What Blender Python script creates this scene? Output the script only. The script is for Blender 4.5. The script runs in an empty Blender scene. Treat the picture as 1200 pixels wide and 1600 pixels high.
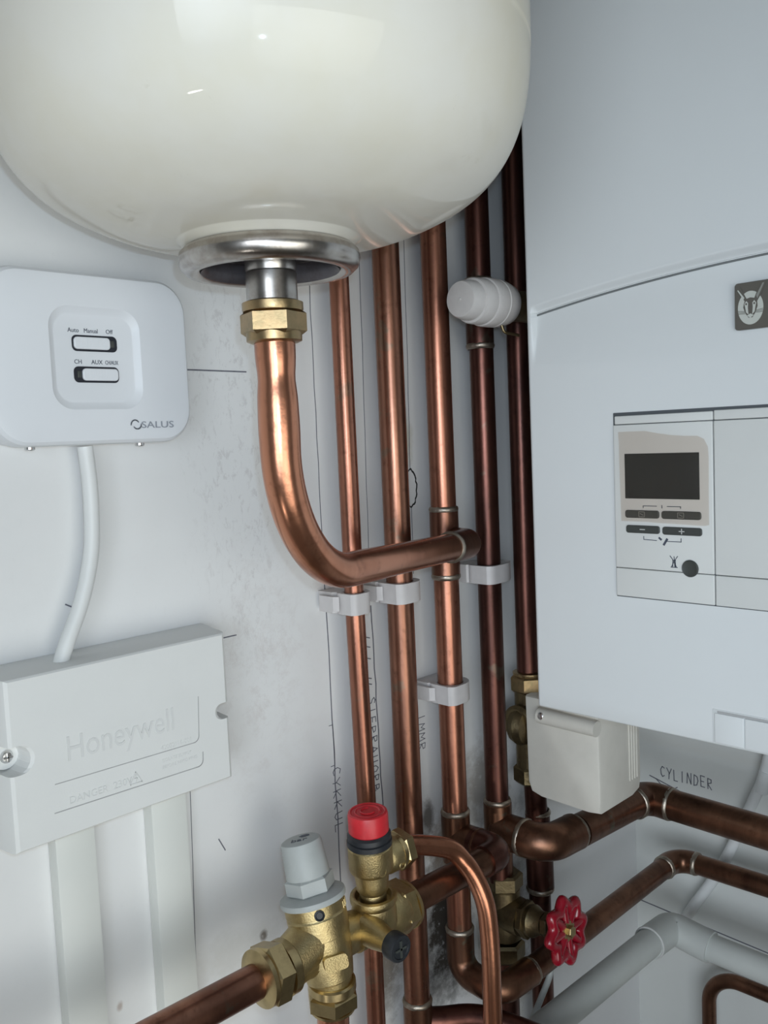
import bpy, bmesh, math, random
from mathutils import Vector, Matrix
from math import radians, pi, sin, cos, sqrt
random.seed(7)
S = bpy.context.scene
COL = S.collection
V = Vector
X, Y, Z = V((1, 0, 0)), V((0, 1, 0)), V((0, 0, 1))

# ------------------------------------------------------------------ materials
def nt(name):
    m = bpy.data.materials.new(name); m.use_nodes = True
    t = m.node_tree; b = t.nodes['Principled BSDF']
    return m, t, b
def N(t, kind, **kw):
    n = t.nodes.new(kind)
    for k, v in kw.items():
        if k in n.inputs: n.inputs[k].default_value = v
        else: setattr(n, k, v)
    return n
def lk(t, a, b): t.links.new(a, b)
def noise(t, vec, scale, detail=4, rough=.6, dist=0):
    n = t.nodes.new('ShaderNodeTexNoise')
    n.inputs['Scale'].default_value = scale; n.inputs['Detail'].default_value = detail
    n.inputs['Roughness'].default_value = rough; n.inputs['Distortion'].default_value = dist
    if vec is not None: lk(t, vec, n.inputs['Vector'])
    return n.outputs['Fac']
def ramp(t, fac, a, b, ca=(0, 0, 0, 1), cb=(1, 1, 1, 1)):
    r = t.nodes.new('ShaderNodeValToRGB')
    r.color_ramp.elements[0].position = a; r.color_ramp.elements[1].position = b
    r.color_ramp.elements[0].color = ca; r.color_ramp.elements[1].color = cb
    lk(t, fac, r.inputs['Fac']); return r.outputs['Color']
def mix(t, fac, a, b):
    m = t.nodes.new('ShaderNodeMix'); m.data_type = 'RGBA'
    for sock, v in ((m.inputs[0], fac), (m.inputs[6], a), (m.inputs[7], b)):
        if hasattr(v, 'links') or hasattr(v, 'is_linked'): lk(t, v, sock)
        elif isinstance(v, (int, float)): sock.default_value = v
        else: sock.default_value = (*v[:3], 1)
    return m.outputs[2]
def math_(t, op, a, b=0.):
    m = t.nodes.new('ShaderNodeMath'); m.operation = op
    for i, v in enumerate((a, b)):
        if isinstance(v, (int, float)): m.inputs[i].default_value = v
        else: lk(t, v, m.inputs[i])
    return m.outputs[0]
def pos(t):      # place-fixed coordinates of the surface, in metres
    return t.nodes.new('ShaderNodeNewGeometry').outputs['Position']
def vmul(t, v, s):
    m = t.nodes.new('ShaderNodeVectorMath'); m.operation = 'MULTIPLY'
    lk(t, v, m.inputs[0]); m.inputs[1].default_value = s; return m.outputs[0]
def bump(t, b, h, strength=.3, dist=.001):
    n = t.nodes.new('ShaderNodeBump'); n.inputs['Strength'].default_value = strength
    n.inputs['Distance'].default_value = dist
    lk(t, h, n.inputs['Height']); lk(t, n.outputs[0], b.inputs['Normal'])

def copper(name, c1, c2, tarn=.45, rough=(.22, .42), verd=0.):
    m, t, b = nt(name)
    p = pos(t); q = vmul(t, p, (1, 1, .25))
    f = ramp(t, noise(t, q, 26, 5, .65, .4), tarn - .16, tarn + .18)
    c = mix(t, f, c2, c1)
    f2 = ramp(t, noise(t, p, 75, 4, .7), .56, .72)
    c = mix(t, math_(t, 'MULTIPLY', f2, .45), c, tuple(v * .45 for v in c2))
    if verd:
        f3 = ramp(t, noise(t, p, 38, 3, .6), .64, .70)
        c = mix(t, math_(t, 'MULTIPLY', f3, verd), c, (.13, .17, .13))
    lk(t, c, b.inputs['Base Color']); b.inputs['Metallic'].default_value = .93
    r = N(t, 'ShaderNodeMapRange'); lk(t, noise(t, q, 40, 3), r.inputs[0])
    r.inputs[3].default_value, r.inputs[4].default_value = rough
    lk(t, r.outputs[0], b.inputs['Roughness'])
    bump(t, b, noise(t, p, 260, 3), .12, .0006)
    return m
def metal(name, c, rough=.3, tex=120, bs=.1, metallic=1., grime=None):
    m, t, b = nt(name)
    p = pos(t)
    g = grime or tuple(v * .55 for v in c)
    f = ramp(t, noise(t, p, 60, 5, .7), .46, .7)
    lk(t, mix(t, math_(t, 'MULTIPLY', f, .6), c, g), b.inputs['Base Color'])
    b.inputs['Metallic'].default_value = metallic; b.inputs['Roughness'].default_value = rough
    bump(t, b, noise(t, p, tex, 4), bs, .001)
    return m
def plastic(name, c, rough=.4, mott=.04, scale=30, coat=0., bs=0.):
    m, t, b = nt(name)
    p = pos(t)
    f = ramp(t, noise(t, p, scale, 4), .35, .75)
    lk(t, mix(t, f, c, tuple(v * (1 - mott) for v in c)), b.inputs['Base Color'])
    b.inputs['Roughness'].default_value = rough; b.inputs['Coat Weight'].default_value = coat
    if bs: bump(t, b, noise(t, p, 900, 2), bs, .0003)
    return m

M = {}
M['copper_bright'] = copper('bright_copper', (.57, .255, .155), (.38, .15, .085), .42, (.16, .32))
M['copper_mid'] = copper('brown_copper', (.37, .175, .115), (.18, .082, .055), .5, (.22, .4), .35)
M['copper_orange'] = copper('orange_copper', (.46, .205, .135), (.25, .105, .07), .48, (.22, .38), .3)
M['copper_dark'] = copper('tarnished_shaded_copper', (.17, .07, .052), (.065, .030, .025), .5, (.26, .42), .25)  # tarnish, with boiler and tank shade on the end risers painted in
M['copper_low'] = copper('brown_tarnished_copper', (.26, .13, .08), (.11, .055, .036), .5, (.26, .44), .5)
M['solder'] = metal('solder', (.42, .37, .31), .42, 300, .3, 1., (.20, .12, .08))
M['brass'] = metal('cast_brass', (.52, .41, .21), .38, 900, .3, 1., (.30, .21, .10))
M['brass_nut'] = metal('machined_brass', (.52, .40, .21), .30, 300, .08, 1., (.30, .23, .12))
M['brass_dark'] = metal('dull_brass', (.20, .155, .085), .42, 300, .3, 1., (.08, .06, .04))
M['steel'] = metal('zinc_plated_steel', (.50, .47, .44), .27, 160, .06, 1., (.24, .19, .16))
M['recess_shade'] = metal('flange_recess_shade', (.13, .12, .13), .5, 160, .2, .8, (.07, .05, .05))  # dark colour stands in for shade inside the flange
M['brass_old'] = metal('aged_brass', (.40, .28, .15), .36, 220, .15, 1., (.16, .16, .09))
M['chrome'] = metal('screw_steel', (.7, .7, .7), .25)
M['black_rubber'] = plastic('black_rubber', (.018, .02, .024), .45)
M['red_cap'] = plastic('red_plastic', (.62, .025, .035), .38, .25, 80)
M['red_paint'] = plastic('red_enamel', (.30, .005, .018), .25, .3, 60, .5)
M['grey_cap'] = plastic('grey_plastic', (.42, .44, .43), .5, .12, 60)
M['white_cap'] = plastic('white_ribbed_plastic', (.62, .59, .57), .4, .08, 90)
M['clip'] = plastic('translucent_white_plastic', (.62, .59, .58), .42, .1, 70)
M['clip'].node_tree.nodes['Principled BSDF'].inputs['Subsurface Weight'].default_value = .15
M['clip'].node_tree.nodes['Principled BSDF'].inputs['Subsurface Radius'].default_value = (.004, .004, .004)
M['thermo'] = plastic('white_receiver_plastic', (.76, .78, .81), .38, .03, 14)
M['junction'] = plastic('white_box_plastic', (.76, .765, .75), .52, .05, 16, 0, .15)
M['black'] = plastic('black_plastic', (.02, .022, .03), .35)
M['ink'] = plastic('dark_print', (.07, .08, .11), .6)
M['logo_grey'] = plastic('grey_print', (.30, .32, .36), .5)
M['emboss'] = plastic('moulded_lettering', (.70, .705, .695), .5)
M['line'] = plastic('moulded_line', (.42, .42, .42), .6)
M['boiler'] = plastic('white_boiler_enamel', (.74, .76, .76), .34, .03, 6)
M['panel'] = plastic('cream_panel_plastic', (.72, .725, .70), .42, .03, 20)
M['gap'] = plastic('shadow_gap_plastic', (.10, .11, .12), .6)
M['groove_shade'] = plastic('grey_groove_shade', (.17, .18, .18), .6)  # painted shade for the groove in the boiler cover
M['lcd'] = plastic('unlit_display', (.010, .014, .013), .42, .3, 40)
M['key'] = plastic('dark_rubber_keys', (.05, .055, .05), .5)
M['mark'] = plastic('white_print', (.62, .62, .6), .5)
M['plate'] = plastic('dark_bronze_plate', (.115, .105, .09), .4)
M['plate_light'] = plastic('pale_plate_print', (.56, .57, .52), .4)
M['plate_mid'] = plastic('grey_plate_print', (.26, .26, .235), .4)
M['valve_box'] = plastic('cream_valve_plastic', (.71, .68, .61), .42, .1, 30)
M['waste'] = plastic('white_waste_plastic', (.62, .64, .61), .4, .08, 22)
M['cable'] = plastic('white_cable_sheath', (.74, .75, .74), .42, .03, 30)
M['trunk'] = plastic('white_trunking', (.74, .75, .71), .5, .04, 14)
M['pencil'] = plastic('pencil_line', (.16, .16, .19), .8)
M['hole'] = plastic('dark_hole', (.02, .02, .02), .9)

def tank_mat():
    m, t, b = nt('cream_white_enamel')
    p = pos(t)
    f = ramp(t, noise(t, p, 9, 5, .6), .45, .75)
    c = mix(t, f, (.76, .72, .635), (.72, .665, .53))
    f2 = ramp(t, noise(t, p, 34, 5, .75, .5), .66, .78)
    c = mix(t, math_(t, 'MULTIPLY', f2, .28), c, (.42, .36, .24))
    lk(t, c, b.inputs['Base Color'])
    b.inputs['Roughness'].default_value = .45; b.inputs['Specular IOR Level'].default_value = .1; b.inputs['Coat Weight'].default_value = .5
    b.inputs['Coat Roughness'].default_value = .04
    return m
M['tank'] = tank_mat()

def film_mat():
    m, t, b = nt('loose_protective_film')
    b.inputs['Base Color'].default_value = (.62, .55, .49, 1); b.inputs['Roughness'].default_value = .3
    tr = t.nodes.new('ShaderNodeBsdfTransparent'); tr.inputs[0].default_value = (.95, .925, .905, 1)
    mx = t.nodes.new('ShaderNodeMixShader'); b.inputs['Specular IOR Level'].default_value = .15
    mx.inputs[0].default_value = .02
    out = t.nodes['Material Output']
    lk(t, tr.outputs[0], mx.inputs[1]); lk(t, b.outputs[0], mx.inputs[2]); lk(t, mx.outputs[0], out.inputs[0])
    return m
M['film'] = film_mat()

def blob(t, p, c, r, edge=.5, amp=.03, scale=30):
    """soft irregular spot of dirt on the wall around the point c"""
    d = t.nodes.new('ShaderNodeVectorMath'); d.operation = 'SUBTRACT'
    lk(t, p, d.inputs[0]); d.inputs[1].default_value = c
    s = vmul(t, d.outputs[0], (1 / r[0], 1 / r[1], 1 / r[2]))
    l = t.nodes.new('ShaderNodeVectorMath'); l.operation = 'LENGTH'; lk(t, s, l.inputs[0])
    w = math_(t, 'ADD', l.outputs['Value'], math_(t, 'MULTIPLY', math_(t, 'SUBTRACT', noise(t, p, scale, 5, .7), .5), amp))
    mr = N(t, 'ShaderNodeMapRange'); lk(t, w, mr.inputs[0])
    mr.inputs[1].default_value = 1.; mr.inputs[2].default_value = edge
    mr.inputs[3].default_value = 0.; mr.inputs[4].default_value = 1.
    return mr.outputs[0]
def wall_mat(name, base, left=True):
    m, t, b = nt(name)
    p = pos(t)
    f = ramp(t, noise(t, p, 7, 5, .6), .4, .8)
    c = mix(t, f, base, tuple(v * .93 for v in base))
    f = ramp(t, noise(t, p, 160, 3, .8), .58, .75)
    c = mix(t, math_(t, 'MULTIPLY', f, .1), c, tuple(v * .75 for v in base))
    if left:
        q = vmul(t, p, (1.6, 1, .8))
        # worn paint between the receiver and the first riser
        k = blob(t, p, (-.555, 0, 1.50), (.055, .1, .20), .45, 1.2, 22)
        sc = ramp(t, noise(t, q, 95, 5, .8, .6), .53, .62)
        c = mix(t, math_(t, 'MULTIPLY', math_(t, 'MULTIPLY', k, sc), .32), c, (.42, .39, .39))
        k = blob(t, p, (-.545, 0, 1.33), (.06, .1, .13), .2, 1.2, 22)
        sc = ramp(t, noise(t, p, 45, 6, .8, .3), .48, .66)
        c = mix(t, math_(t, 'MULTIPLY', math_(t, 'MULTIPLY', k, sc), .38), c, (.52, .46, .44))
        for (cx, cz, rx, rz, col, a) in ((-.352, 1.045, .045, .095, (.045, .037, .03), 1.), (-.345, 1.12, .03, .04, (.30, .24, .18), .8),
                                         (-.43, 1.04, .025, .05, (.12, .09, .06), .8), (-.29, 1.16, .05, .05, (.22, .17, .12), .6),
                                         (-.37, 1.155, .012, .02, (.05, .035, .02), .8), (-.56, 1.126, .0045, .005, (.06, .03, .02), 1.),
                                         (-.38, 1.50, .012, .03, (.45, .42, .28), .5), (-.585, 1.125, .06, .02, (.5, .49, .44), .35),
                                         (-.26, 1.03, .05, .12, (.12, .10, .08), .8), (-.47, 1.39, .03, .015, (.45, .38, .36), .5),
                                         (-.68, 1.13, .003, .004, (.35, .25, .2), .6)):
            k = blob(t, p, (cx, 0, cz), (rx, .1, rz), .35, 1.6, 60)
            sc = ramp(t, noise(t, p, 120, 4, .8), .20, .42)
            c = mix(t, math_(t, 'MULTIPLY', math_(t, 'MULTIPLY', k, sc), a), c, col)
    lk(t, c, b.inputs['Base Color']); b.inputs['Roughness'].default_value = .55
    bump(t, b, noise(t, p, 120, 4), .1, .001)
    return m
M['wall'] = wall_mat('painted_board', (.79, .79, .785))
M['wall_r'] = wall_mat('painted_board_plain', (.72, .73, .70), False)
M['low_bounce'] = plastic('low_bounce_grey', (.34, .33, .31), .8, .2, 30)  # kept dark so the unseen surfaces bounce little light
M['floor'] = plastic('floor_boards', (.30, .22, .15), .6, .3, 12)

# ------------------------------------------------------------------ mesh helpers
def bx(bm, lo, hi, bev=0., seg=2):
    lo, hi = V(lo), V(hi)
    lo, hi = V([min(a, b) for a, b in zip(lo, hi)]), V([max(a, b) for a, b in zip(lo, hi)])
    r = bmesh.ops.create_cube(bm, size=1.)
    vs = r['verts']
    for v in vs:
        v.co = V([lo[i] + (v.co[i] + .5) * (hi[i] - lo[i]) for i in range(3)])
    if bev:
        es = list({e for v in vs for e in v.link_edges})
        bmesh.ops.bevel(bm, geom=es, offset=bev, segments=seg, profile=.5, affect='EDGES')
def arc_path(pts, R, n=10):
    """polyline with its corners rounded at radius R (number or list)"""
    pts = [V(p) for p in pts]; out = [pts[0]]
    for i in range(1, len(pts) - 1):
        r = R[i - 1] if isinstance(R, (list, tuple)) else R
        a, b, c = pts[i - 1], pts[i], pts[i + 1]
        u, w = (a - b).normalized(), (c - b).normalized()
        ang = u.angle(w)
        d = min(r / math.tan(ang / 2), (a - b).length * .98, (c - b).length * .98); rr = d * math.tan(ang / 2)
        cen = b + (u + w).normalized() * (rr / sin(ang / 2))
        p0, p1 = b + u * d, b + w * d
        v0, v1 = p0 - cen, p1 - cen
        q = v0.rotation_difference(v1)
        for k in range(n + 1):
            from mathutils import Quaternion
            out.append(cen + Quaternion().slerp(q, k / n) @ v0)
    out.append(pts[-1]); return out
def resample(pts, step):
    out = [pts[0]]
    for a, b in zip(pts, pts[1:]):
        n = max(1, int((b - a).length / step))
        for k in range(1, n + 1): out.append(a.lerp(b, k / n))
    return out
def tube(bm, pts, r, seg=28, cap=True):
    """swept round tube; r number or function of path fraction"""
    pts = [V(p) for p in pts]
    clean = [pts[0]]
    for p in pts[1:]:
        if (p - clean[-1]).length > 1e-6: clean.append(p)
    pts = clean; n = len(pts)
    T = []
    for i in range(n):
        a = pts[max(i - 1, 0)]; b = pts[min(i + 1, n - 1)]
        T.append((b - a).normalized())
    ref = X if abs(T[0].x) < .8 else Y
    u = T[0].cross(ref).normalized(); rings = []
    for i in range(n):
        if i: u = (T[i - 1].rotation_difference(T[i]) @ u); u = (u - T[i] * u.dot(T[i])).normalized()
        w = T[i].cross(u)
        rr = r(i / (n - 1)) if callable(r) else r
        rings.append([bm.verts.new(pts[i] + u * rr * cos(2 * pi * k / seg) + w * rr * sin(2 * pi * k / seg)) for k in range(seg)])
    for a, b in zip(rings, rings[1:]):
        for k in range(seg): bm.faces.new((a[k], a[(k + 1) % seg], b[(k + 1) % seg], b[k]))
    if cap:
        bm.faces.new(rings[0][::-1]); bm.faces.new(rings[-1])
def lathe(bm, prof, o, axis=Z, seg=40, cap=True, phase=0., up=None):
    """profile [(radius, height)] turned about axis through o"""
    o, axis = V(o), V(axis).normalized()
    ref = V(up) if up is not None else (X if abs(axis.x) < .8 else Y)
    u = (ref - axis * ref.dot(axis)).normalized(); w = axis.cross(u); rings = []
    for r, h in prof:
        if r < 1e-7: rings.append([bm.verts.new(o + axis * h)])
        else: rings.append([bm.verts.new(o + axis * h + (u * cos(2 * pi * k / seg + phase) + w * sin(2 * pi * k / seg + phase)) * r) for k in range(seg)])
    for a, b in zip(rings, rings[1:]):
        for k in range(seg):
            l = (k + 1) % seg
            if len(a) == 1 and len(b) == 1: continue
            if len(a) == 1: bm.faces.new((a[0], b[l], b[k]))
            elif len(b) == 1: bm.faces.new((a[k], a[l], b[0]))
            else: bm.faces.new((a[k], a[l], b[l], b[k]))
    if cap:
        if len(rings[0]) > 1: bm.faces.new(rings[0][::-1])
        if len(rings[-1]) > 1: bm.faces.new(rings[-1])
def rod(bm, a, b, r, seg=28, bev=0.):
    a, b = V(a), V(b); L = (b - a).length
    pr = [(r, 0), (r, L)] if not bev else [(r - bev, 0), (r, bev), (r, L - bev), (r - bev, L)]
    lathe(bm, pr, a, b - a, seg)
def hexnut(bm, a, b, r, phase=0., rim=0.):
    """hexagonal nut from a to b, r across corners /2, chamfered, with a round shoulder"""
    a, b = V(a), V(b); L = (b - a).length; ax = b - a
    c = L * .14
    lathe(bm, [(r * .86, 0), (r, c), (r, L - c), (r * .86, L)], a, ax, 6, True, phase)
    if rim: lathe(bm, [(r * .84, -rim), (r * .88, 0), (r * .88, L), (r * .84, L + rim)], a, ax, 32)
def ring(bm, c, axis, R, r, seg=40, seg2=10):
    """torus"""
    prof = [(R + r * cos(2 * pi * k / seg2), r * sin(2 * pi * k / seg2)) for k in range(seg2 + 1)]
    lathe(bm, prof, c, axis, seg, False)
def prism(bm, outline, o, u, w, n, d):
    """outline [(a, b)] in the plane (o, u, w), pushed along n by d"""
    o, u, w, n = V(o), V(u), V(w), V(n)
    lo = [bm.verts.new(o + u * a + w * b) for a, b in outline]
    hi = [bm.verts.new(o + u * a + w * b + n * d) for a, b in outline]
    k = len(lo)
    f1 = bm.faces.new(lo); f2 = bm.faces.new(hi[::-1])
    for i in range(k): bm.faces.new((lo[i], hi[i], hi[(i + 1) % k], lo[(i + 1) % k]))
    return f1, f2
def rrect(w, h, r, n=8, cx=0, cy=0):
    out = []
    for (sx, sy, a0) in ((1, 1, 0), (-1, 1, 90), (-1, -1, 180), (1, -1, 270)):
        for k in range(n + 1):
            a = radians(a0 + 90 * k / n)
            out.append((cx + sx * (w / 2 - r) + r * cos(a), cy + sy * (h / 2 - r) + r * sin(a)))
    return out
def plaque(bm, levels, o, u, w, n, n_arc=8):
    """stack of rounded rectangles [(width, height, radius, lift)] bridged into a soft slab"""
    o, u, w, n = V(o), V(u), V(w), V(n); rings = []
    for (W_, H_, r_, l_) in levels:
        rings.append([bm.verts.new(o + u * a + w * b + n * l_) for a, b in rrect(W_, H_, r_, n_arc)])
    k = len(rings[0])
    for a, b in zip(rings, rings[1:]):
        for i in range(k): bm.faces.new((a[i], a[(i + 1) % k], b[(i + 1) % k], b[i]))
    bm.faces.new(rings[0][::-1]); bm.faces.new(rings[-1])

def catmull(pts, n=8):
    pts = [V(p) for p in pts]; out = []
    for i in range(len(pts) - 1):
        a, b_, c, d = pts[max(i - 1, 0)], pts[i], pts[i + 1], pts[min(i + 2, len(pts) - 1)]
        for k in range(n):
            q = k / n
            out.append(.5 * ((2 * b_) + (c - a) * q + (2 * a - 5 * b_ + 4 * c - d) * q * q + (3 * b_ - a - 3 * c + d) * q ** 3))
    out.append(pts[-1]); return out
WORLD = {}
def link(name, bm, mat, parent=None, smooth=35):
    bmesh.ops.recalc_face_normals(bm, faces=bm.faces)
    o0 = WORLD.get(parent.name, V((0, 0, 0))) if parent else V((0, 0, 0))
    for v in bm.verts: v.co -= o0
    me = bpy.data.meshes.new(name); bm.to_mesh(me); bm.free()
    if smooth:
        for p in me.polygons: p.use_smooth = True
        me.set_sharp_from_angle(angle=radians(smooth))
    me.materials.append(M[mat] if isinstance(mat, str) else mat)
    o = bpy.data.objects.new(name, me); COL.objects.link(o)
    if parent:
        o.parent = parent
    WORLD[o.name] = o0.copy()
    return o
def thing(name, loc, label, cat, group=None):
    o = bpy.data.objects.new(name, None); COL.objects.link(o); o.location = loc
    o.empty_display_size = .02
    o['label'] = label; o['category'] = cat
    if group: o['group'] = group
    WORLD[o.name] = V(loc); return o
def single(o, label, cat, group=None):
    o['label'] = label; o['category'] = cat
    if group: o['group'] = group
    # put the origin at the middle of the base
    me = o.data; lo = V([min(v.co[i] for v in me.vertices) for i in range(3)]); hi = V([max(v.co[i] for v in me.vertices) for i in range(3)])
    c = V(((lo.x + hi.x) / 2, (lo.y + hi.y) / 2, lo.z)); me.transform(Matrix.Translation(-c)); o.location = c
    return o
def struct(o): o['kind'] = 'structure'; return o
B = bmesh.new
def solder(parent, c, axis, R_, mat='solder'):
    """irregular collar of solder where a fitting ends"""
    b = B(); lathe(b, [(R_ - .0012, -.0030), (R_ - .0001, -.0024), (R_ + .0006, -.0008), (R_ + .0007, .0006), (R_ + .0001, .0022), (R_ - .0012, .0028)], c, axis, 40, False)
    rr = random.Random(int(c[0] * 1e4) + int(c[2] * 1e4))
    for v in b.verts: v.co += V([rr.uniform(-.0002, .0002) for _ in range(3)])
    return link('solder_ring', b, mat, parent, 60)

def text_mesh(bm, s, o, u, w, size, depth=.0003, align='LEFT', sx=1., spacing=1., shear=0.):
    """print the string s on a surface: origin o, reading direction u, up w"""
    cu = bpy.data.curves.new('t', 'FONT'); cu.body = s; cu.size = size; cu.align_x = align
    cu.extrude = depth / 2; cu.resolution_u = 3; cu.space_character = spacing; cu.shear = shear
    ob = bpy.data.objects.new('t', cu); COL.objects.link(ob)
    dg = bpy.context.evaluated_depsgraph_get(); me = bpy.data.meshes.new_from_object(ob.evaluated_get(dg))
    u, w = V(u).normalized(), V(w).normalized(); n = u.cross(w)
    mt = Matrix((( u.x * sx, w.x, n.x, o[0]), (u.y * sx, w.y, n.y, o[1]), (u.z * sx, w.z, n.z, o[2]), (0, 0, 0, 1)))
    me.transform(mt); bm.from_mesh(me)
    bpy.data.objects.remove(ob); bpy.data.curves.remove(cu); bpy.data.meshes.remove(me)

STROKES = {
 'S': [[(.9, 1.2), (.5, 1.4), (.1, 1.15), (.3, .8), (.8, .6), (.85, .2), (.4, 0), (.05, .2)]],
 'I': [[(.5, 0), (.5, 1.4)]], 'E': [[(.9, 1.4), (.1, 1.4), (.1, 0), (.9, 0)], [(.1, .7), (.75, .7)]],
 'R': [[(.1, 0), (.1, 1.4), (.75, 1.3), (.8, .9), (.1, .7), (.85, 0)]],
 'A': [[(0, 0), (.5, 1.4), (1, 0)], [(.2, .55), (.8, .55)]], 'H': [[(.1, 0), (.1, 1.4)], [(.9, 0), (.9, 1.4)], [(.1, .7), (.9, .7)]],
 'U': [[(.1, 1.4), (.1, .25), (.5, 0), (.9, .25), (.9, 1.4)]], 'O': [[(.5, 0), (.1, .4), (.1, 1.), (.5, 1.4), (.9, 1.), (.9, .4), (.5, 0)]],
 'D': [[(.1, 0), (.1, 1.4), (.7, 1.2), (.9, .7), (.7, .15), (.1, 0)]],
 'B': [[(.1, 0), (.1, 1.4), (.7, 1.3), (.75, .9), (.1, .75), (.85, .6), (.85, .15), (.1, 0)]],
 'M': [[(0, 0), (.1, 1.4), (.5, .6), (.9, 1.4), (1, 0)]], 'C': [[(.9, 1.25), (.4, 1.4), (.1, .9), (.15, .3), (.5, 0), (.9, .2)]],
 'Y': [[(0, 1.4), (.5, .7), (1, 1.4)], [(.5, .7), (.45, 0)]], 'K': [[(.1, 0), (.1, 1.4)], [(.9, 1.4), (.1, .65), (.9, 0)]],
 'L': [[(.1, 1.4), (.1, 0), (.85, 0)]], 'N': [[(.1, 0), (.1, 1.4), (.85, 0), (.9, 1.4)]], ' ': []}
def stroke(bm, pts, n, wd=.0007, lift=.0003):
    """thin pencil ribbon through the points, on the surface whose normal is n"""
    n = V(n)
    for a, b in zip(pts, pts[1:]):
        a, b = V(a), V(b); d = (b - a)
        if d.length < 1e-6: continue
        s = d.normalized().cross(n) * wd / 2; e = d.normalized() * wd * .3
        q = [a - e - s, b + e - s, b + e + s, a - e + s]
        lo = [bm.verts.new(p) for p in q]; hi = [bm.verts.new(p + n * lift) for p in q]
        bm.faces.new(lo); bm.faces.new(hi[::-1])
        for i in range(4): bm.faces.new((lo[i], hi[i], hi[(i + 1) % 4], lo[(i + 1) % 4]))
def handwrite(bm, s, o, u, w, n, h, adv, wd=.0007):
    o, u, w = V(o), V(u), V(w); x = 0
    for ch in s:
        j = lambda: random.uniform(-.05, .05)
        dy = random.uniform(-.08, .08) * h
        for st in STROKES[ch]:
            stroke(bm, [o + u * (x + (a + j()) * adv * .72) + w * (b / 1.4 * h + j() * h * .5 + dy) for a, b in st], n, wd)
        x += adv

# ------------------------------------------------------------------ the setting
b = B(); bx(b, (-2.2, 0, 0), (.1, .1, 2.45)); wl = struct(link('wall_left', b, 'wall', None, 0))
b = B(); bx(b, (0, -1.8, 0), (.1, 0, 2.45)); wr = struct(link('wall_right', b, 'wall_r', None, 0))
b = B(); bx(b, (-2.2, -1.8, -.1), (.1, .1, 0)); struct(link('floor', b, 'floor', None, 0))
b = B(); bx(b, (-2.2, -1.8, 2.45), (.1, .1, 2.55)); struct(link('ceiling', b, 'low_bounce', None, 0))
nl, nr = V((0, -1, 0)), V((-1, 0, 0))
b = B(); bx(b, (-.60, -.80, 0), (0, -.76, 2.45)); struct(link('light_block_front', b, 'low_bounce', None, 0))  # unseen jamb, added to keep light off the lower right
b = B(); bx(b, (-2.2, -.80, 1.84), (-.60, -.76, 2.45)); struct(link('light_block_header_1', b, 'low_bounce', None, 0))  # unseen header, added to block light from above
b = B(); bx(b, (-1.42, -.50, 0), (-1.38, 0, 2.45)); struct(link('light_block_side', b, 'low_bounce', None, 0))  # unseen cheek, added to darken the sides facing left
# pencil lines and hand writing on the walls
b = B()
def wob(x0, z0, x1, z1, n=14, a=.0006):
    return [V((x0 + (x1 - x0) * i / n + random.uniform(-a, a), 0, z0 + (z1 - z0) * i / n)) for i in range(n + 1)]
stroke(b, wob(-.4815, 1.66, -.4810, 1.385), nl, .0006); stroke(b, wob(-.481, 1.385, -.4785, 1.0), nl, .0009)
stroke(b, wob(-.424, 1.72, -.431, 1.39), nl, .0005); stroke(b, wob(-.431, 1.36, -.427, 1.17), nl, .0011)
stroke(b, wob(-.370, 1.75, -.377, 1.38), nl, .0005); stroke(b, wob(-.449, 1.66, -.4485, 1.30), nl, .0004)
stroke(b, wob(-.612, 1.554, -.547, 1.5535, 6, .0002), nl, .0010); stroke(b, wob(-.62, 1.3612, -.569, 1.3612, 4), nl, .0008)
stroke(b, wob(-.616, 1.26, -.623, 1.05, 8, .0002), nl, .0004)
for z in (1.335, 1.327, 1.317, 1.30, 1.295): stroke(b, [(-.440, 0, z), (-.434, 0, z - .002)], nl, .0009)
stroke(b, [(-.484, 0, 1.27), (-.480, 0, 1.27), (-.480, 0, 1.236), (-.484, 0, 1.236)], nl, .0005)
stroke(b, [(-.400, 0, 1.392), (-.388, 0, 1.39)], nl, .0006); stroke(b, [(-.697, 0, 1.405), (-.69, 0, 1.401), (-.688, 0, 1.398)], nl, .0009)
stroke(b, [(-.595, 0, 1.215), (-.59, 0, 1.205)], nl, .0008)
link('pencil_marks', b, 'pencil', wl, 0)
b = B()
handwrite(b, 'SIERRAUORB', (-.439, 0, 1.282), -Z, X, nl, .0080, .0085)
handwrite(b, 'IMMR', (-.3785, 0, 1.252), -Z, X, nl, .0085, .0090, .0006)
handwrite(b, 'CYKKUL', (-.4825, 0, 1.234), -Z, X, nl, .0080, .0095, .0006)
link('handwriting', b, 'pencil', wl, 0)
# ragged hole behind the risers
b = B()
pts = [(.0085 * (1 + .08 * sin(k * 2.3)) * cos(2 * pi * k / 36), .017 * (1 + .05 * sin(k * 1.7)) * sin(2 * pi * k / 36)) for k in range(36)]
prism(b, pts, (-.376, -.0003, 1.456), X, Z, nl, .0003); link('drilled_hole', b, 'hole', wl, 0)
b = B()
prism(b, [(a * .84 - .0010, c * .90) for a, c in pts], (-.376, -.0006, 1.456), X, Z, nl, .0006); link('hole_plug', b, 'wall', wl, 0)
b = B()
stroke(b, [(0, -.0, .9245), (0, -.075, .9205), (0, -.16, .9165), (0, -.45, .903)], nr, .0013)
stroke(b, [(0, -.020, 1.085), (0, -.06, 1.0745), (0, -.11, 1.067), (0, -.145, 1.064)], nr, .0012)
stroke(b, [(0, -.028, 1.083), (0, -.043, 1.070), (0, -.055, 1.079)], nr, .0011); stroke(b, [(0, -.043, 1.070), (0, -.04, 1.058)], nr, .0012)
link('pencil_marks', b, 'pencil', wr, 0)
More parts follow.
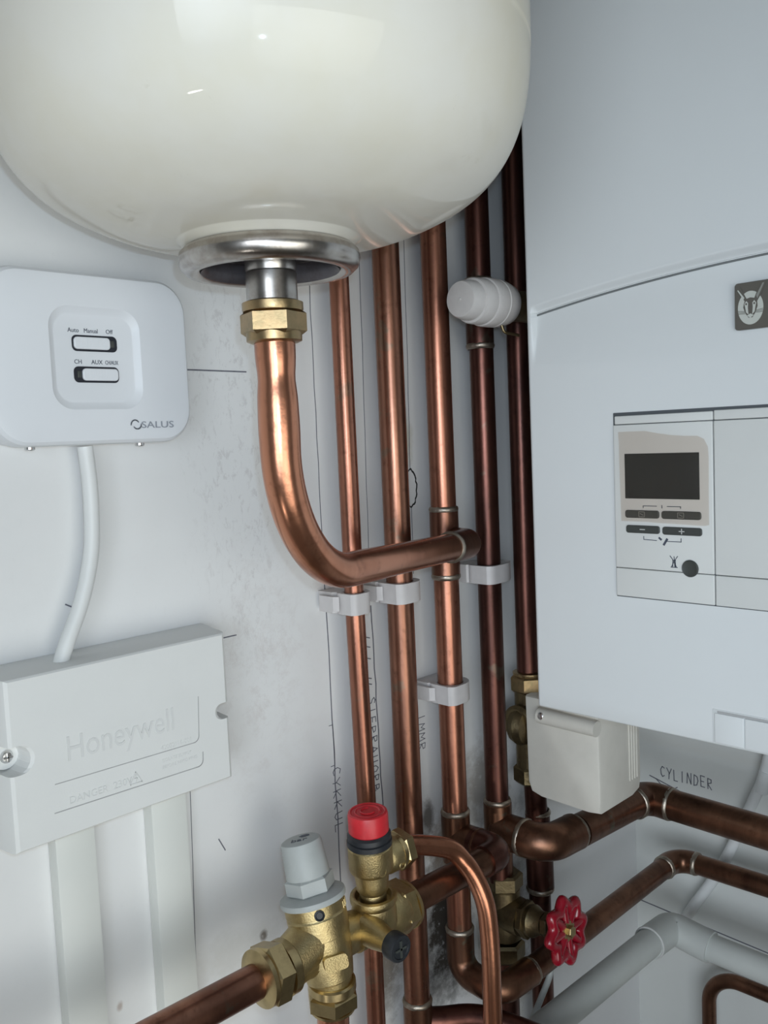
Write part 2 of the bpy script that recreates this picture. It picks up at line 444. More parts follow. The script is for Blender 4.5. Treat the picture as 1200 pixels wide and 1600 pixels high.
b = B(); handwrite(b, 'CYLINDER', (0, -.034, 1.087), -Y, Z, nr, .0125, .0082, .0010); link('handwriting', b, 'pencil', wr, 0)

# ------------------------------------------------------------------ expansion vessel
AX, AY = -.643, -.156
t = thing('expansion_vessel', (AX, AY, 1.585), 'large glossy cream-white domed vessel hanging above the copper pipes', 'expansion vessel')
b = B()
pr = [(.0, 1.608), (.0385, 1.608), (.0405, 1.603), (.0440, 1.6035), (.0475, 1.6065), (.060, 1.6085), (.080, 1.6125), (.098, 1.6195), (.112, 1.6275), (.1225, 1.637), (.1300, 1.648),
      (.1350, 1.6605), (.1380, 1.675), (.1392, 1.69), (.1396, 1.72), (.1396, 1.93), (.137, 1.955), (.128, 1.977), (.11, 1.993), (.08, 2.003), (.04, 2.008), (0, 2.009)]
# smooth the profile
def smooth_prof(p, n=5):
    out = []
    for i in range(len(p) - 1):
        p0 = p[max(i - 1, 0)]; p1 = p[i]; p2 = p[i + 1]; p3 = p[min(i + 2, len(p) - 1)]
        for k in range(n):
            s = k / n
            out.append(tuple(.5 * ((2 * p1[j]) + (-p0[j] + p2[j]) * s + (2 * p0[j] - 5 * p1[j] + 4 * p2[j] - p3[j]) * s * s + (-p0[j] + 3 * p1[j] - 3 * p2[j] + p3[j]) * s ** 3) for j in range(2)))
    out.append(p[-1]); return out
sp = [(max(r, 0), z) for r, z in smooth_prof(pr[4:-1])]
lathe(b, [(0, 1.608), (.0385, 1.608), (.0405, 1.603), (.0440, 1.6033)] + sp + [(0, 2.009)], (AX, AY, 0), Z, 128)
link('shell', b, 'tank', t, 50)
b = B()
lathe(b, [(.034, 1.602), (.0345, 1.596), (.0365, 1.5915), (.0395, 1.5895), (.0440, 1.5900), (.0468, 1.5925), (.0480, 1.5965), (.0474, 1.6000), (.0450, 1.6025), (.040, 1.6035), (.034, 1.602)], (AX, AY, 0), Z, 96, False)
fl = link('flange_ring', b, 'steel', t, 60)
fl['label'] = 'bright rolled steel ring around the neck'
b = B(); lathe(b, [(0, 1.6015), (.0345, 1.6015), (.0345, 1.6045), (0, 1.6045)], (AX, AY, 0), Z, 64); link('flange_plate', b, 'recess_shade', t)
b = B(); lathe(b, [(.0335, 1.6010), (.0330, 1.5955), (.0350, 1.5915), (.0366, 1.5905), (.0352, 1.5935), (.0341, 1.5965), (.0341, 1.6010)], (AX, AY, 0), Z, 64, False); link('flange_recess', b, 'recess_shade', t, 60)  # dark sleeve added over the bright inner steel as recess shade
b = B(); lathe(b, [(.0118, 1.572), (.0136, 1.5735), (.0136, 1.590), (.0132, 1.5905), (.0132, 1.5912), (.0136, 1.592), (.0136, 1.6015), (.0118, 1.6015)], (AX, AY, 0), Z, 48)
link('threaded_stub', b, 'steel', t)
for (x, z) in ((AX - .05, 1.78), (AX + .05, 1.78), (AX - .05, 1.9), (AX + .05, 1.9)):
    b = B(); bx(b, (x - .008, -.0001, z - .01), (x + .008, -.0285, z + .01), .001); link('wall_bracket', b, 'steel', t)

# copper bend from the vessel down to the tee on the third riser
t = thing('vessel_pipe', (AX, AY, 1.41), 'bright copper pipe bending from under the white vessel to the middle riser', 'pipe')
b = B()
P = arc_path([(AX, AY, 1.562), (AX, AY, 1.424), (-.395, -.0670, 1.4103)], .077, 26)
P = resample(P, .004)
def dent(f): return .0110 - (.0009 * math.exp(-((f - .075) / .02) ** 2)) + .0003 * math.exp(-((f - .15) / .03) ** 2)
tube(b, P, dent, 40); link('bent_tube', b, 'copper_bright', t, 50)
b = B()
lathe(b, [(.0125, 0), (.0148, .001), (.0150, .0055), (.0140, .007)], (AX, AY, 1.5535), Z, 40)
hexnut(b, (AX, AY, 1.5575), (AX, AY, 1.5705), .0178, .25)
lathe(b, [(.0160, 0), (.0163, .001), (.0163, .0045), (.0138, .0055)], (AX, AY, 1.5700), Z, 40)
link('compression_nut', b, 'brass_old', t, 30)
b = B()
dE = V((.272, .094, -.013)).normalized()
e0 = V((-.367, -.057, 1.409))
elb = arc_path([e0 - dE * .042, e0, (-.367, -.038, 1.409)], .0135, 12)
tube(b, elb, .0127, 32); link('elbow', b, 'copper_mid', t, 50)
solder(t, e0 - dE * .042, dE, .0123)

# ------------------------------------------------------------------ the five risers
RX = [-.477, -.4255, -.367, -.3085, -.2475]
RY = -.030
def sleeve(bm, x, z0, z1, r): rod(bm, (x, RY, z0), (x, RY, z1), r, 32, .0008)
def zring(bm, x, z, r=.0115, w=.0013): ring(bm, (x, RY, z), Z, r, w, 36, 8)
TOP = 2.449

# P1 15 mm
t = thing('riser_pipe', (RX[0], RY, .0), 'thin copper riser, leftmost and slimmest of the five upright pipes', 'pipe', 'upright copper pipes clipped to the wall')
b = B(); tube(b, resample([V((RX[0] - .002, RY, TOP)), V((RX[0], RY, 1.37)), V((RX[0] + .003, RY, 1.2)), V((RX[0] - .002, RY, .001))], .05), .0076, 28); link('tube', b, 'copper_orange', t)
# P2 22 mm
t2 = thing('riser_pipe', (RX[1], RY, .0), 'second copper riser from the left, green spotted, behind the red cap valve', 'pipe', 'upright copper pipes clipped to the wall')
b = B(); tube(b, resample([V((RX[1], RY, TOP)), V((RX[1], RY, .001))], .05), .0110, 32); link('tube', b, 'copper_mid', t2)
b = B(); sleeve(b, RX[1], .955, 1.019, .0124); link('tee', b, 'copper_low', t2)
solder(t2, (RX[1], RY, 1.0195), Z, .0122)
# P3 22 mm with the two tees
t3 = thing('riser_pipe', (RX[2], RY, .0), 'middle copper riser with a bright glint, joined by the curved vessel pipe', 'pipe', 'upright copper pipes clipped to the wall')
b = B(); tube(b, resample([V((RX[2], RY, TOP)), V((RX[2], RY, 1.12))], .05), .0110, 32)
tube(b, [(RX[2], RY, 1.12), (RX[2], RY, 1.036)], .0110, 32); link('tube', b, 'copper_orange', t3)
b = B(); sleeve(b, RX[2], 1.380, 1.436, .0125); rod(b, (RX[2], RY, 1.409), (RX[2], -.047, 1.409), .0128, 32, .0008); link('tee', b, 'copper_mid', t3)
solder(t3, (RX[2], RY, 1.4370), Z, .0122); solder(t3, (RX[2], RY, 1.3790), Z, .0122)
b = B(); sleeve(b, RX[2], 1.122, 1.166, .0128); rod(b, (RX[2], RY, 1.145), (RX[2], -.056, 1.145), .0128, 32, .0008); link('tee', b, 'copper_low', t3)
for zz in (1.1670, 1.1210, 1.0585): solder(t3, (RX[2], RY, zz), Z, .0124)
b = B(); tube(b, arc_path([(RX[2], RY, 1.058), (RX[2], RY, 1.019), (RX[2], -.073, 1.016), (-.325, -.075, 1.016)], [.016, .016], 12), .0126, 32)
link('elbow', b, 'copper_low', t3)
# P4 22 mm
t4 = thing('riser_pipe', (RX[3], RY, .0), 'copper riser, dark from tarnish and painted-in shade, running behind the white ribbed cap', 'pipe', 'upright copper pipes clipped to the wall')
b = B(); tube(b, resample([V((RX[3], RY, TOP)), V((RX[3] + .002, RY, 1.08))], .05), .0108, 32); link('tube', b, 'copper_dark', t4)  # part of this dark tone is shade put into the colour
b = B(); sleeve(b, RX[3], 1.580, 1.636, .0124); rod(b, (RX[3], RY, 1.607), (RX[3], -.050, 1.607), .0122, 28, .0008); link('tee', b, 'copper_dark', t4)
for zz in (1.5793, 1.6367, 1.157): solder(t4, (RX[3] + (.002 if zz < 1.2 else 0), RY, zz), Z, .0122)
b = B(); x4 = RX[3] + .004
rod(b, (x4 - .002, RY, 1.108), (x4 - .002, RY, 1.156), .0132, 32, .0008)
rod(b, (x4 - .002, RY, 1.130), (x4 - .002, -.060, 1.130), .0164, 32, .0008); link('tee', b, 'copper_low', t4)
# P5 22 mm
t5 = thing('riser_pipe', (RX[4], RY, .0), 'darkest copper riser beside the boiler edge, passing behind the cream valve box', 'pipe', 'upright copper pipes clipped to the wall')
b = B(); tube(b, resample([V((RX[4] - .003, RY, TOP)), V((RX[4] - .004, RY, 1.26)), V((RX[4] + .004, RY, 1.1)), V((RX[4] + .006, RY, .001))], .05), .0108, 32); link('tube', b, 'copper_dark', t5)
b = B(); rod(b, (RX[4] + .006, RY, 1.046), (RX[4] + .005, RY, 1.098), .0135, 32, .0008); rod(b, (RX[4] + .005, RY, 1.098), (RX[4] + .004, RY, 1.124), .0122, 32, .0008); link('coupling', b, 'copper_dark', t5)
b = B()
b.free()
for zz, q in ((1.1245, .0120), (1.099, .0130), (1.046, .0132)): solder(t5, (RX[4] + .005, RY, zz), Z, q)

# white ribbed cap on its branch off the fourth riser
t = thing('plastic_valve_cap', (RX[3], -.05, 1.607), 'white ribbed plastic cap sticking out sideways in front of the dark pipes', 'valve cap')
b = B(); zc = 1.6065; yc = -.082
rod(b, (RX[3], -.0495, zc), (RX[3], yc, zc), .0105, 28, .001)
rod(b, (RX[3] + .004, yc, zc), (-.339, yc, zc), .0128, 28, .001); link('valve_body', b, 'brass_dark', t)
b = B()
prf = [(0, 0), (.0008, 0), (.0012, .0009), (.0100, .0006), (.0138, .0012), (.0152, .0040), (.0158, .0130), (.0175, .0135), (.0182, .0150), (.0184, .0250), (.0178, .0256), (.0178, .0268), (.0190, .0272), (.0196, .0290),
       (.0196, .0380), (.0190, .0386), (.0190, .0400), (.0195, .0408), (.0188, .0480), (.0168, .0560), (.0140, .0590), (0, .0590)]
prf = [(r * 1., h * 1.05) for r, h in prf]
lathe(b, prf, (-.3985, yc, zc), V((1, 0, 0)), 56); link('cap', b, 'white_cap', t, 30)
b = B(); tube(b, arc_path([(-.352, yc - .004, zc - .014), (-.350, yc - .006, zc - .024), (-.335, yc - .01, zc - .026)], .004, 5), .0013, 10); link('earth_wire', b, 'brass_dark', t)

# ------------------------------------------------------------------ pipe clips
def make_clip(r, x, z, label, tab=True, ext=.002):
    """hinged plastic clip: wall base, ring round the pipe, latch tab"""
    o = thing('pipe_clip', (x, -.0, z), label, 'pipe clip', 'white plastic pipe clips')
    hgt = .0165; k = r + .0006; w = .0028
    b = B()
    # open base block between wall and pipe
    prism(b, [(-k - w, 0), (k + w + .001, 0), (k + w, .016), (k * .8, .0205), (-k * .8, .0205), (-k - w, .016)], (x, 0, z - hgt / 2), X, V((0, -1, 0)), Z, hgt)
    link('clip_base', b, 'clip', o, 30)
    b = B()
    # strap wrapping the pipe (C section)
    n = 36; oc, ic = [], []
    for i in range(n + 1):
        a = radians(-62 + 300 * i / n); ca, sa = cos(a), sin(a)
        ic.append((k * ca, .030 + k * sa))
        if ca >= 0:
            oc.append(((k + w + ext) * ca ** .8 if ca > 1e-6 else 0, .030 + (k + w) * (abs(sa) ** 1.25) * (1 if sa > 0 else -1)))
        else:
            q = 1 / max(abs(ca), abs(sa)); rad = min(q, 1.22) * (k + w)
            oc.append((rad * ca, .030 + rad * sa))
    prism(b, oc + ic[::-1], (x, 0, z - hgt / 2), X, V((0, -1, 0)), Z, hgt)
    st = link('strap', b, 'clip', o, 30)
    if tab:
        b = B()
        prism(b, [(-k - w - .0015, .004), (-k - w - .0045, .006), (-k - w - .0045, .022), (-k - w - .0015, .026)], (x, 0, z - hgt * .35), X, V((0, -1, 0)), Z, hgt * .7)
        link('latch', b, 'clip', o, 30)
    if ext > .006:
        b = B(); bx(b, (x + k + w + ext - .006, -.026, z - hgt * .52), (x + k + w + ext - .001, -.036, z + hgt * .52), .0008); link('latch', b, 'clip', o, 30)
    return o
make_clip(.0077, RX[0], 1.3735, 'narrow white clip on the thin leftmost pipe, just under the bright bend')
c22 = make_clip(.0111, RX[1], 1.3745, 'white clip on the second riser, next to the narrow clip', True, .0045)
def copy_tree(o, dx, dz, label):
    c = o.copy(); COL.objects.link(c); c.location = o.location + V((dx, 0, dz)); c['label'] = label
    for ch in o.children:
        d = ch.copy(); COL.objects.link(d); d.parent = c
    return c
copy_tree(c22, RX[2] - RX[1], 1.2765 - 1.3745, 'lowest white clip, on the middle riser below the soldered tee')
make_clip(.0111, RX[3], 1.3735, 'white clip with a long end, on the dark riser nearest the boiler', False, .0135)

# ------------------------------------------------------------------ wireless receiver on the wall
cx, cz = -.6795, 1.556
t = thing('heating_receiver', (cx, 0, 1.504), 'white rounded receiver with two black-framed slide switches', 'heating controller')
b = B(); plaque(b, [(.126, .097, .016, .0005), (.127, .098, .016, .0100), (.125, .096, .015, .0120)], (cx, 0, cz - .0015), X, Z, nl); link('back_plate', b, 'thermo', t, 30)
b = B()
plaque(b, [(.1285, .101, .020, .0115), (.1315, .1035, .021, .0135), (.1315, .1035, .021, .0235), (.1300, .102, .0205, .0268), (.1265, .0985, .019, .0288), (.121, .093, .017, .0295), (.0600, .062, .013, .0302), (.0590, .061, .0128, .0302), (.0520, .0535, .0105, .0275), (.0500, .0515, .010, .0272)], (cx, 0, cz), X, Z, nl, 12)
link('cover', b, 'thermo', t, 25)
def slide(zc_, flip):
    yy = -.0272
    b = B(); plaque(b, [(.0292, .0096, .0030, 0), (.0292, .0096, .0030, .0005)], (cx + .0002, yy, zc_), X, Z, nl, 6); f = link('switch_slot', b, 'black', t, 30)
    b = B(); dx = -.0021 if not flip else .0021
    plaque(b, [(.0232, .0072, .0022, 0), (.0232, .0072, .0022, .0012), (.0222, .0064, .0019, .0016)], (cx + .0002 + dx, yy - .0004, zc_), X, Z, nl, 6)
    link('slider', b, 'thermo', f, 30)
    b = B()
    for k in range(5): bx(b, (cx + .0002 + dx - .0001 + (k - 2) * .0036, yy - .0018, zc_ - .0026), (cx + .0002 + dx + .0002 + (k - 2) * .0036, yy - .0021, zc_ + .0026))
    link('slider_ribs', b, 'thermo', f, 0)
    b = B(); sx_ = cx + .0002 + (.0116 if not flip else -.0112); bx(b, (sx_ - .0014, yy - .0005, zc_ - .002), (sx_ + .0010, yy - .0010, zc_ + .002), .0003); link('slot_ridge', b, 'key', f)
slide(1.5652, False); slide(1.5465, True)
b = B(); yy = -.0273
for s, x, z in (('Auto', -.6960, 1.5716), ('Manual', -.6858, 1.5716), ('Off', -.6715, 1.5716), ('CH', -.6932, 1.5529), ('AUX', -.6822, 1.5529)):
    text_mesh(b, s, (x, yy, z), X, Z, .0037, .0002, 'LEFT', .88 if s == 'Manual' else .95)
text_mesh(b, 'CH/AUX', (-.6732, yy, 1.5529), X, Z, .0035, .0002, 'LEFT', .66)
link('switch_lettering', b, 'ink', t, 0)
b = B()
text_mesh(b, 'SALUS', (-.6530, -.0302, 1.5135), X, Z, .0060, .0002, 'LEFT', 1.42)
for a0, R_, dx in ((30, .0028, 0), (210, .0028, .0014)):
    st = [V((-.6572 + dx + R_ * cos(radians(a0 + 12 * k)), -.0302, 1.5158 + R_ * sin(radians(a0 + 12 * k)))) for k in range(14)]
    stroke(b, st, nl, .0007, .0002)
link('brand_lettering', b, 'logo_grey', t, 0)
for sx_ in (-.7195, -.6475):
    b = B(); rod(b, (sx_, -.017, 1.5052), (sx_, -.017, 1.5022), .0030, 20, .0006); link('screw', b, 'chrome', t)

# white flex between the receiver and the wiring box
b = B(); pth = catmull([(-.6845, -.016, 1.5035), (-.6830, -.016, 1.475), (-.6850, -.016, 1.440), (-.6935, -.0165, 1.410), (-.7055, -.017, 1.385), (-.712, -.018, 1.371)], 10)
tube(b, resample(pth, .006), .0048, 20)
single(link('white_flex_cable', b, 'cable', None), 'white cable curving down between the receiver and the wiring box', 'cable')

# ------------------------------------------------------------------ wiring centre box
x0, x1, z0, z1 = -.7525, -.6035, 1.273, 1.3735
t = thing('wiring_box', ((x0 + x1) / 2, 0, z0), 'white wiring box with faint moulded lettering, below the receiver', 'junction box')
def wbox():
    b = B()
    # outline with the two screw notches, front taper
    def outl(g, ny):
        a0, a1, c0, c1 = x0 - .004 + g, x1 + .004 - g, z0 - .002 + g * .5, z1 + .002 - g * .5
        o = [(a0, c0), (a1, c0)]
        nz = 1.3205
        for k in range(9):
            an = radians(-90 - 180 * k / 8); o.append((a1 - .0035 + .0055 * cos(an), nz + .0055 * sin(an)))
        o.insert(2, (a1, nz - .0055)); o.append((a1, nz + .0055))
        o += [(a1, c1), (a0, c1)]
        nz = 1.3265
        o.append((a0, nz + .0085))
        for k in range(9):
            an = radians(90 - 180 * k / 8); o.append((a0 + .004 + .0085 * cos(an), nz + .0085 * sin(an)))
        o.append((a0, nz - .0085))
        return [b.verts.new((p, ny, q)) for p, q in o]
    rings = [outl(0, -.0002), outl(.003, -.031), outl(.0040, -.0338), outl(.0060, -.0350)]
    n = len(rings[0])
    for p, q in zip(rings, rings[1:]):
        for i in range(n): b.faces.new((p[i], q[i], q[(i + 1) % n], p[(i + 1) % n]))
    b.faces.new(rings[0]); b.faces.new(rings[-1][::-1])
    return b
link('cover', wbox(), 'junction', t, 18)
b = B(); rod(b, (-.7495, -.001, 1.3265), (-.7495, -.021, 1.3265), .0075, 24); link('screw_post', b, 'junction', t)
b = B(); lathe(b, [(.0038, 0), (.0038, .001), (.0028, .0026), (0, .003)], (-.7490, -.021, 1.3265), nl, 20); bx(b, (-.7517, -.0237, 1.3261), (-.7463, -.0246, 1.3269)); bx(b, (-.7494, -.0237, 1.3238), (-.7486, -.0246, 1.3292)); link('screw', b, 'chrome', t)
b = B(); rod(b, (-.6055, -.001, 1.3205), (-.6055, -.014, 1.3205), .0045, 20); link('screw', b, 'chrome', t)
b = B(); yb = -.0350
stroke(b, arc_path([(-.7275, yb, 1.3065), (-.6285, yb, 1.3050), (-.6270, yb, 1.335)], .004, 6), nl, .0005, .0002)
stroke(b, arc_path([(-.7290, yb, 1.2895), (-.6265, yb, 1.2880), (-.6260, yb, 1.297)], .004, 6), nl, .0006, .0002)
link('moulded_border', b, 'line', t, 0)
b = B()
text_mesh(b, 'Honeywell', (-.7200, yb, 1.3180), X, Z, .0215, .0007, 'LEFT', .80)
text_mesh(b, '42002116-001', (-.6570, yb, 1.3068), X, Z, .0042, .0005, 'LEFT', .95)
text_mesh(b, 'DANGER  230V', (-.7200, yb, 1.2920), X, Z, .0062, .0006, 'LEFT', 1.)
stroke(b, [(-.6800, yb, 1.2912), (-.6720, yb, 1.2912), (-.6760, yb, 1.2985), (-.6800, yb, 1.2912)], nl, .0006, .0004)
stroke(b, [(-.6758, yb, 1.2968), (-.6768, yb, 1.2945), (-.6752, yb, 1.2945), (-.6762, yb, 1.2920)], nl, .0005, .0004)
text_mesh(b, 'ISOLATE SUPPLY', (-.6570, yb, 1.2988), X, Z, .0030, .0004); text_mesh(b, 'BEFORE REMOVING', (-.6570, yb, 1.2945), X, Z, .0030, .0004)
link('moulded_lettering', b, 'emboss', t, 0)

# two strips of cable trunking below the box
tr = []
for k, (a0, a1) in enumerate(((-.7200, -.6940), (-.6535, -.6265))):
    b = B(); bx(b, (a0, -.0001, .45), (a1, -.0115, 1.272), .0008, 2); 
    o = link('cable_trunking', b, 'trunk', None, 30)
    single(o, ('left strip of white trunking running down under the wiring box', 'right strip of white trunking under the wiring box, dark joint along its edge')[k], 'cable trunking', 'white trunking strips')

# ------------------------------------------------------------------ boiler
FX = -.360; YL, YR = -.1195, -.5595; ZB, ZT = 1.279, 1.999
t = thing('wall_boiler', (-.18, (YL + YR) / 2, ZB), 'white wall-hung boiler with a display panel and small buttons', 'boiler')
b = B()
ZRI, ZBA = 1.6098, 1.5438
ss = lambda q: (lambda q: q * q * (3 - 2 * q))(min(1, max(0, q)))
def hcurve(y, p):
    edge = (1 - ss((y + .1250) / .0035)) * ss((y + .5575) / .003)
    h = 0.
    if p >= ZRI: h = -.0050 * (1 - ss((p - ZRI) / .0055))
    elif p > ZRI - .0028: h = -.0105
    elif p > ZBA: h = -.0062 * (p - ZBA) / (ZRI - ZBA)
    return h * edge
def zwarp(y, p):     # rows follow the curved crease lines of the cover
    dr, db = -.36 * (y + .34) ** 2, .19 * (y + .34) ** 2
    if p <= 1.515 or p >= 1.72: return p
    if p < ZBA: return p + db * (p - 1.515) / (ZBA - 1.515)
    if p < ZRI - .003: return p + db + (dr - db) * (p - ZBA) / (ZRI - .003 - ZBA)
    if p < ZRI + .008: return p + dr
    return p + dr * (1.72 - p) / (1.72 - ZRI - .008)
n = 110
ys = [YL + (YR - YL) * (i / n) ** 1.0 for i in range(n + 1)]
ys = sorted(set(ys + [-.1205, -.1215, -.1225, -.1235, -.1245, -.1255]), reverse=True); n = len(ys) - 1
zs = [ZB]
while zs[-1] < 1.515: zs.append(zs[-1] + .012)
zs = [z for z in zs if z < 1.512] + [1.515, 1.525, 1.535, 1.5415, ZBA, 1.546, 1.552, 1.56, 1.57, 1.58, 1.59, 1.60, ZRI - .0045, ZRI - .0035, ZRI - .00285, ZRI - .00275, ZRI - .0001, ZRI, ZRI + .0003]
zs += [ZRI + .0006 * k for k in range(1, 12)] + [ZRI + .008]
while zs[-1] < ZT - .012: zs.append(zs[-1] + .012)
zs.append(ZT)
grid = [[b.verts.new((FX - hcurve(y, z), y, zwarp(y, z))) for y in ys] for z in zs]
for i in range(len(zs) - 1):
    for j in range(n): b.faces.new((grid[i][j], grid[i][j + 1], grid[i + 1][j + 1], grid[i + 1][j]))
# rolled edges back to the sides
def edge_strip(line, dirs):
    prev = line
    for (dx, dv) in dirs:
        cur = [b.verts.new(v.co + V((dx, 0, 0)) + dv) for v in line]
        for p in range(len(line) - 1): b.faces.new((prev[p], prev[p + 1], cur[p + 1], cur[p]))
        prev = cur
    return prev
edge_strip([r[0] for r in grid], [(.0010, V((0, .0016, 0))), (.0030, V((0, .0025, 0))), (.0090, V((0, .0025, 0)))])
edge_strip([r[-1] for r in grid], [(.0010, V((0, -.0016, 0))), (.0030, V((0, -.0025, 0))), (.0090, V((0, -.0025, 0)))])
edge_strip(grid[0], [(.0008, V((0, 0, -.0012))), (.0024, V((0, 0, -.0018))), (.0120, V((0, 0, -.0018)))])
link('front_cover', b, 'boiler', t, 40)
b = B(); bx(b, (-.3535, YL + .001, ZB + .001), (-.001, YR - .001, ZT - .001), .002); link('casing', b, 'boiler', t, 30)
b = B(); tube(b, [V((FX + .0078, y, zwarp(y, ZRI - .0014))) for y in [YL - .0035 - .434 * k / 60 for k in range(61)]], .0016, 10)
link('groove_shade', b, 'groove_shade', t)  # dark strip added to draw the shaded line of the groove
# control panel
def pbox(y0, y1, z0_, z1_, lift, bev, name, mat, par, back=.0):
    b = B(); bx(b, (FX - lift, y0, z0_), (FX + .001 - back, y1, z1_), bev, 3); return link(name, b, mat, par, 30)
b = B(); bx(b, (FX - .0006, -.1925, 1.3755), (FX + .001, -.487, 1.5115), .0004); cp = link('control_panel', b, 'gap', t, 30)
PL = .0026
def slab(y0, y1, z0_, z1_, name, lift=PL, mat='panel', bev=.0007):
    return pbox(y0, y1, z0_, z1_, lift, bev, name, mat, cp)
slab(-.1935, -.2685, 1.3978, 1.5025, 'panel_face'); slab(-.1935, -.2685, 1.3765, 1.3973, 'lower_strip'); slab(-.1945, -.2685, 1.5030, 1.5090, 'upper_strip', .0022)
slab(-.2695, -.4860, 1.3978, 1.5025, 'panel_door', .0030); slab(-.2695, -.4860, 1.3765, 1.3973, 'lower_strip', .0030); slab(-.2695, -.4860, 1.5030, 1.5095, 'upper_strip', .0026)
xs = FX - PL
def onface(y0, y1, z0_, z1_, name, mat, lift=.0006, bev=.0002, seg=2, par=cp):
    b = B(); bx(b, (xs - lift, y0, z0_), (xs + .0003, y1, z1_), bev, seg); return link(name, b, mat, par, 30)
onface(-.2025, -.2590, 1.4490, 1.4815, 'display_screen', 'lcd', .0004)
for (ya, yb_, zc_, nm) in ((-.2025, -.2290, 1.4378, 0), (-.2310, -.2600, 1.4378, 1), (-.2030, -.2292, 1.4268, 2), (-.2315, -.2605, 1.4266, 3)):
    b = B(); plaque(b, [(abs(yb_ - ya), .0056, .0018, 0), (abs(yb_ - ya), .0056, .0018, .0009), (abs(yb_ - ya) - .0008, .0048, .0015, .0012)], (xs, (ya + yb_) / 2, zc_), -Y, Z, nr, 5)
    btn = link('button', b, 'key', cp, 30)
    b = B(); ym = (ya + yb_) / 2; xm = xs - .0012
    if nm < 2:
        for (a, c_) in (((-.0022, -.0018), (.0022, -.0018)), ((-.0022, .0018), (.0022, .0018)), ((-.0022, -.0018), (-.0022, .0018)), ((.0022, -.0018), (.0022, .0018)), ((-.0011, -.0005), (.0012, .0006))):
            stroke(b, [(xm, ym + a[0], zc_ + a[1]), (xm, ym + c_[0], zc_ + c_[1])], nr, .0004, .0001)
        link('button_symbol', b, 'plate_mid', btn, 0)
    else:
        stroke(b, [(xm, ym - .0019, zc_), (xm, ym + .0019, zc_)], nr, .0006, .0001)
        if nm == 3: stroke(b, [(xm, ym, zc_ - .0018), (xm, ym, zc_ + .0018)], nr, .0006, .0001)
        link('button_symbol', b, 'mark', btn, 0)
b = B()
def ln(*p): stroke(b, [(xs, q[0], q[1]) for q in p], nr, .0005, .0002)
ln((-.2165, 1.4425), (-.2165, 1.4438), (-.2270, 1.4438)); ln((-.2350, 1.4438), (-.2450, 1.4438), (-.2450, 1.4425)); ln((-.2310, 1.4445), (-.2310, 1.4425))
ln((-.2165, 1.4218), (-.2165, 1.4195), (-.2265, 1.4192)); ln((-.2340, 1.4190), (-.2450, 1.4190), (-.2450, 1.4215))
stroke(b, [(xs, -.2320, 1.4165), (xs, -.2345, 1.4205)], nr, .0016, .0002); stroke(b, [(xs, -.2285, 1.4212), (xs, -.2300, 1.4200)], nr, .0014, .0002)
link('panel_symbols', b, 'ink', cp, 0)
b = B()
# crossed-out flame symbol by the round knob
ln((-.2365, 1.4088), (-.2395, 1.4050), (-.2412, 1.4010)); ln((-.2422, 1.4088), (-.2395, 1.4050), (-.2375, 1.4010)); ln((-.2370, 1.4008), (-.2420, 1.4008)); ln((-.2395, 1.4085), (-.2400, 1.4010)); ln((-.2385, 1.4062), (-.2385, 1.4012)); ln((-.2405, 1.4062), (-.2405, 1.4012))
link('flame_symbol', b, 'ink', cp, 0)
b = B(); lathe(b, [(.0060, 0), (.0060, .0008), (.0054, .0014), (.0048, .0011), (0, .0009)], (xs, -.2515, 1.4008), nr, 32); link('reset_button', b, 'key', cp, 30)
# loose film over the display
b = B()
top = [(-.1990, 1.4975), (-.2080, 1.4975), (-.2200, 1.4975), (-.2300, 1.4955), (-.2400, 1.4940), (-.2500, 1.4930), (-.2590, 1.4928), (-.2640, 1.4905), (-.2662, 1.4850)]
bot = [(-.1996, 1.4325), (-.2080, 1.4325), (-.2200, 1.4325), (-.2300, 1.4320), (-.2400, 1.4318), (-.2500, 1.4315), (-.2590, 1.4312), (-.2635, 1.4312), (-.2662, 1.4320)]
rows = []
for k in range(9):
    f = k / 8; rows.append([])
    for i, (p, q) in enumerate(zip(top, bot)):
        y = p[0] + (q[0] - p[0]) * f; z = p[1] + (q[1] - p[1]) * f
        rows[-1].append((y, z, .0016 + .0007 * sin(i * 2.1 + f * 3) * (1 - f) + (.0008 if k == 0 else 0)))
for dd in (0, .00012):
    g = [[b.verts.new((xs - h - dd, y, z)) for y, z, h in r] for r in rows]
    for k in range(8):
        for i in range(8): b.faces.new((g[k][i], g[k][i + 1], g[k + 1][i + 1], g[k + 1][i]))
fm = link('protective_film', b, 'film', cp, 80)
# emblem plate
pz, py = 1.5755, -.2945
b = B(); bx(b, (FX - .0002 + .004, -.2845, 1.5605), (FX - .0020 + .0030 - .0025, -.3600, 1.5915), .0006, 2)
b.free(); b = B(); plaque(b, [(.0760, .0300, .002, -.003), (.0760, .0300, .002, .0020), (.0752, .0292, .0018, .0024)], (FX, -.3225, pz), -Y, Z, nr, 5)
em = link('emblem_plate', b, 'plate', t, 30)
xe = FX - .0024
def plate_shape(pts, name, mat, d=.0003, lift=0):
    b = B(); prism(b, pts, (xe - lift, py - .0005, pz), -Y, Z, nr, d); return link(name, b, mat, em, 0)
plate_shape([(.0082 * cos(2 * pi * k / 40), .0107 * sin(2 * pi * k / 40) - .0015) for k in range(40)], 'emblem_oval', 'plate_light')
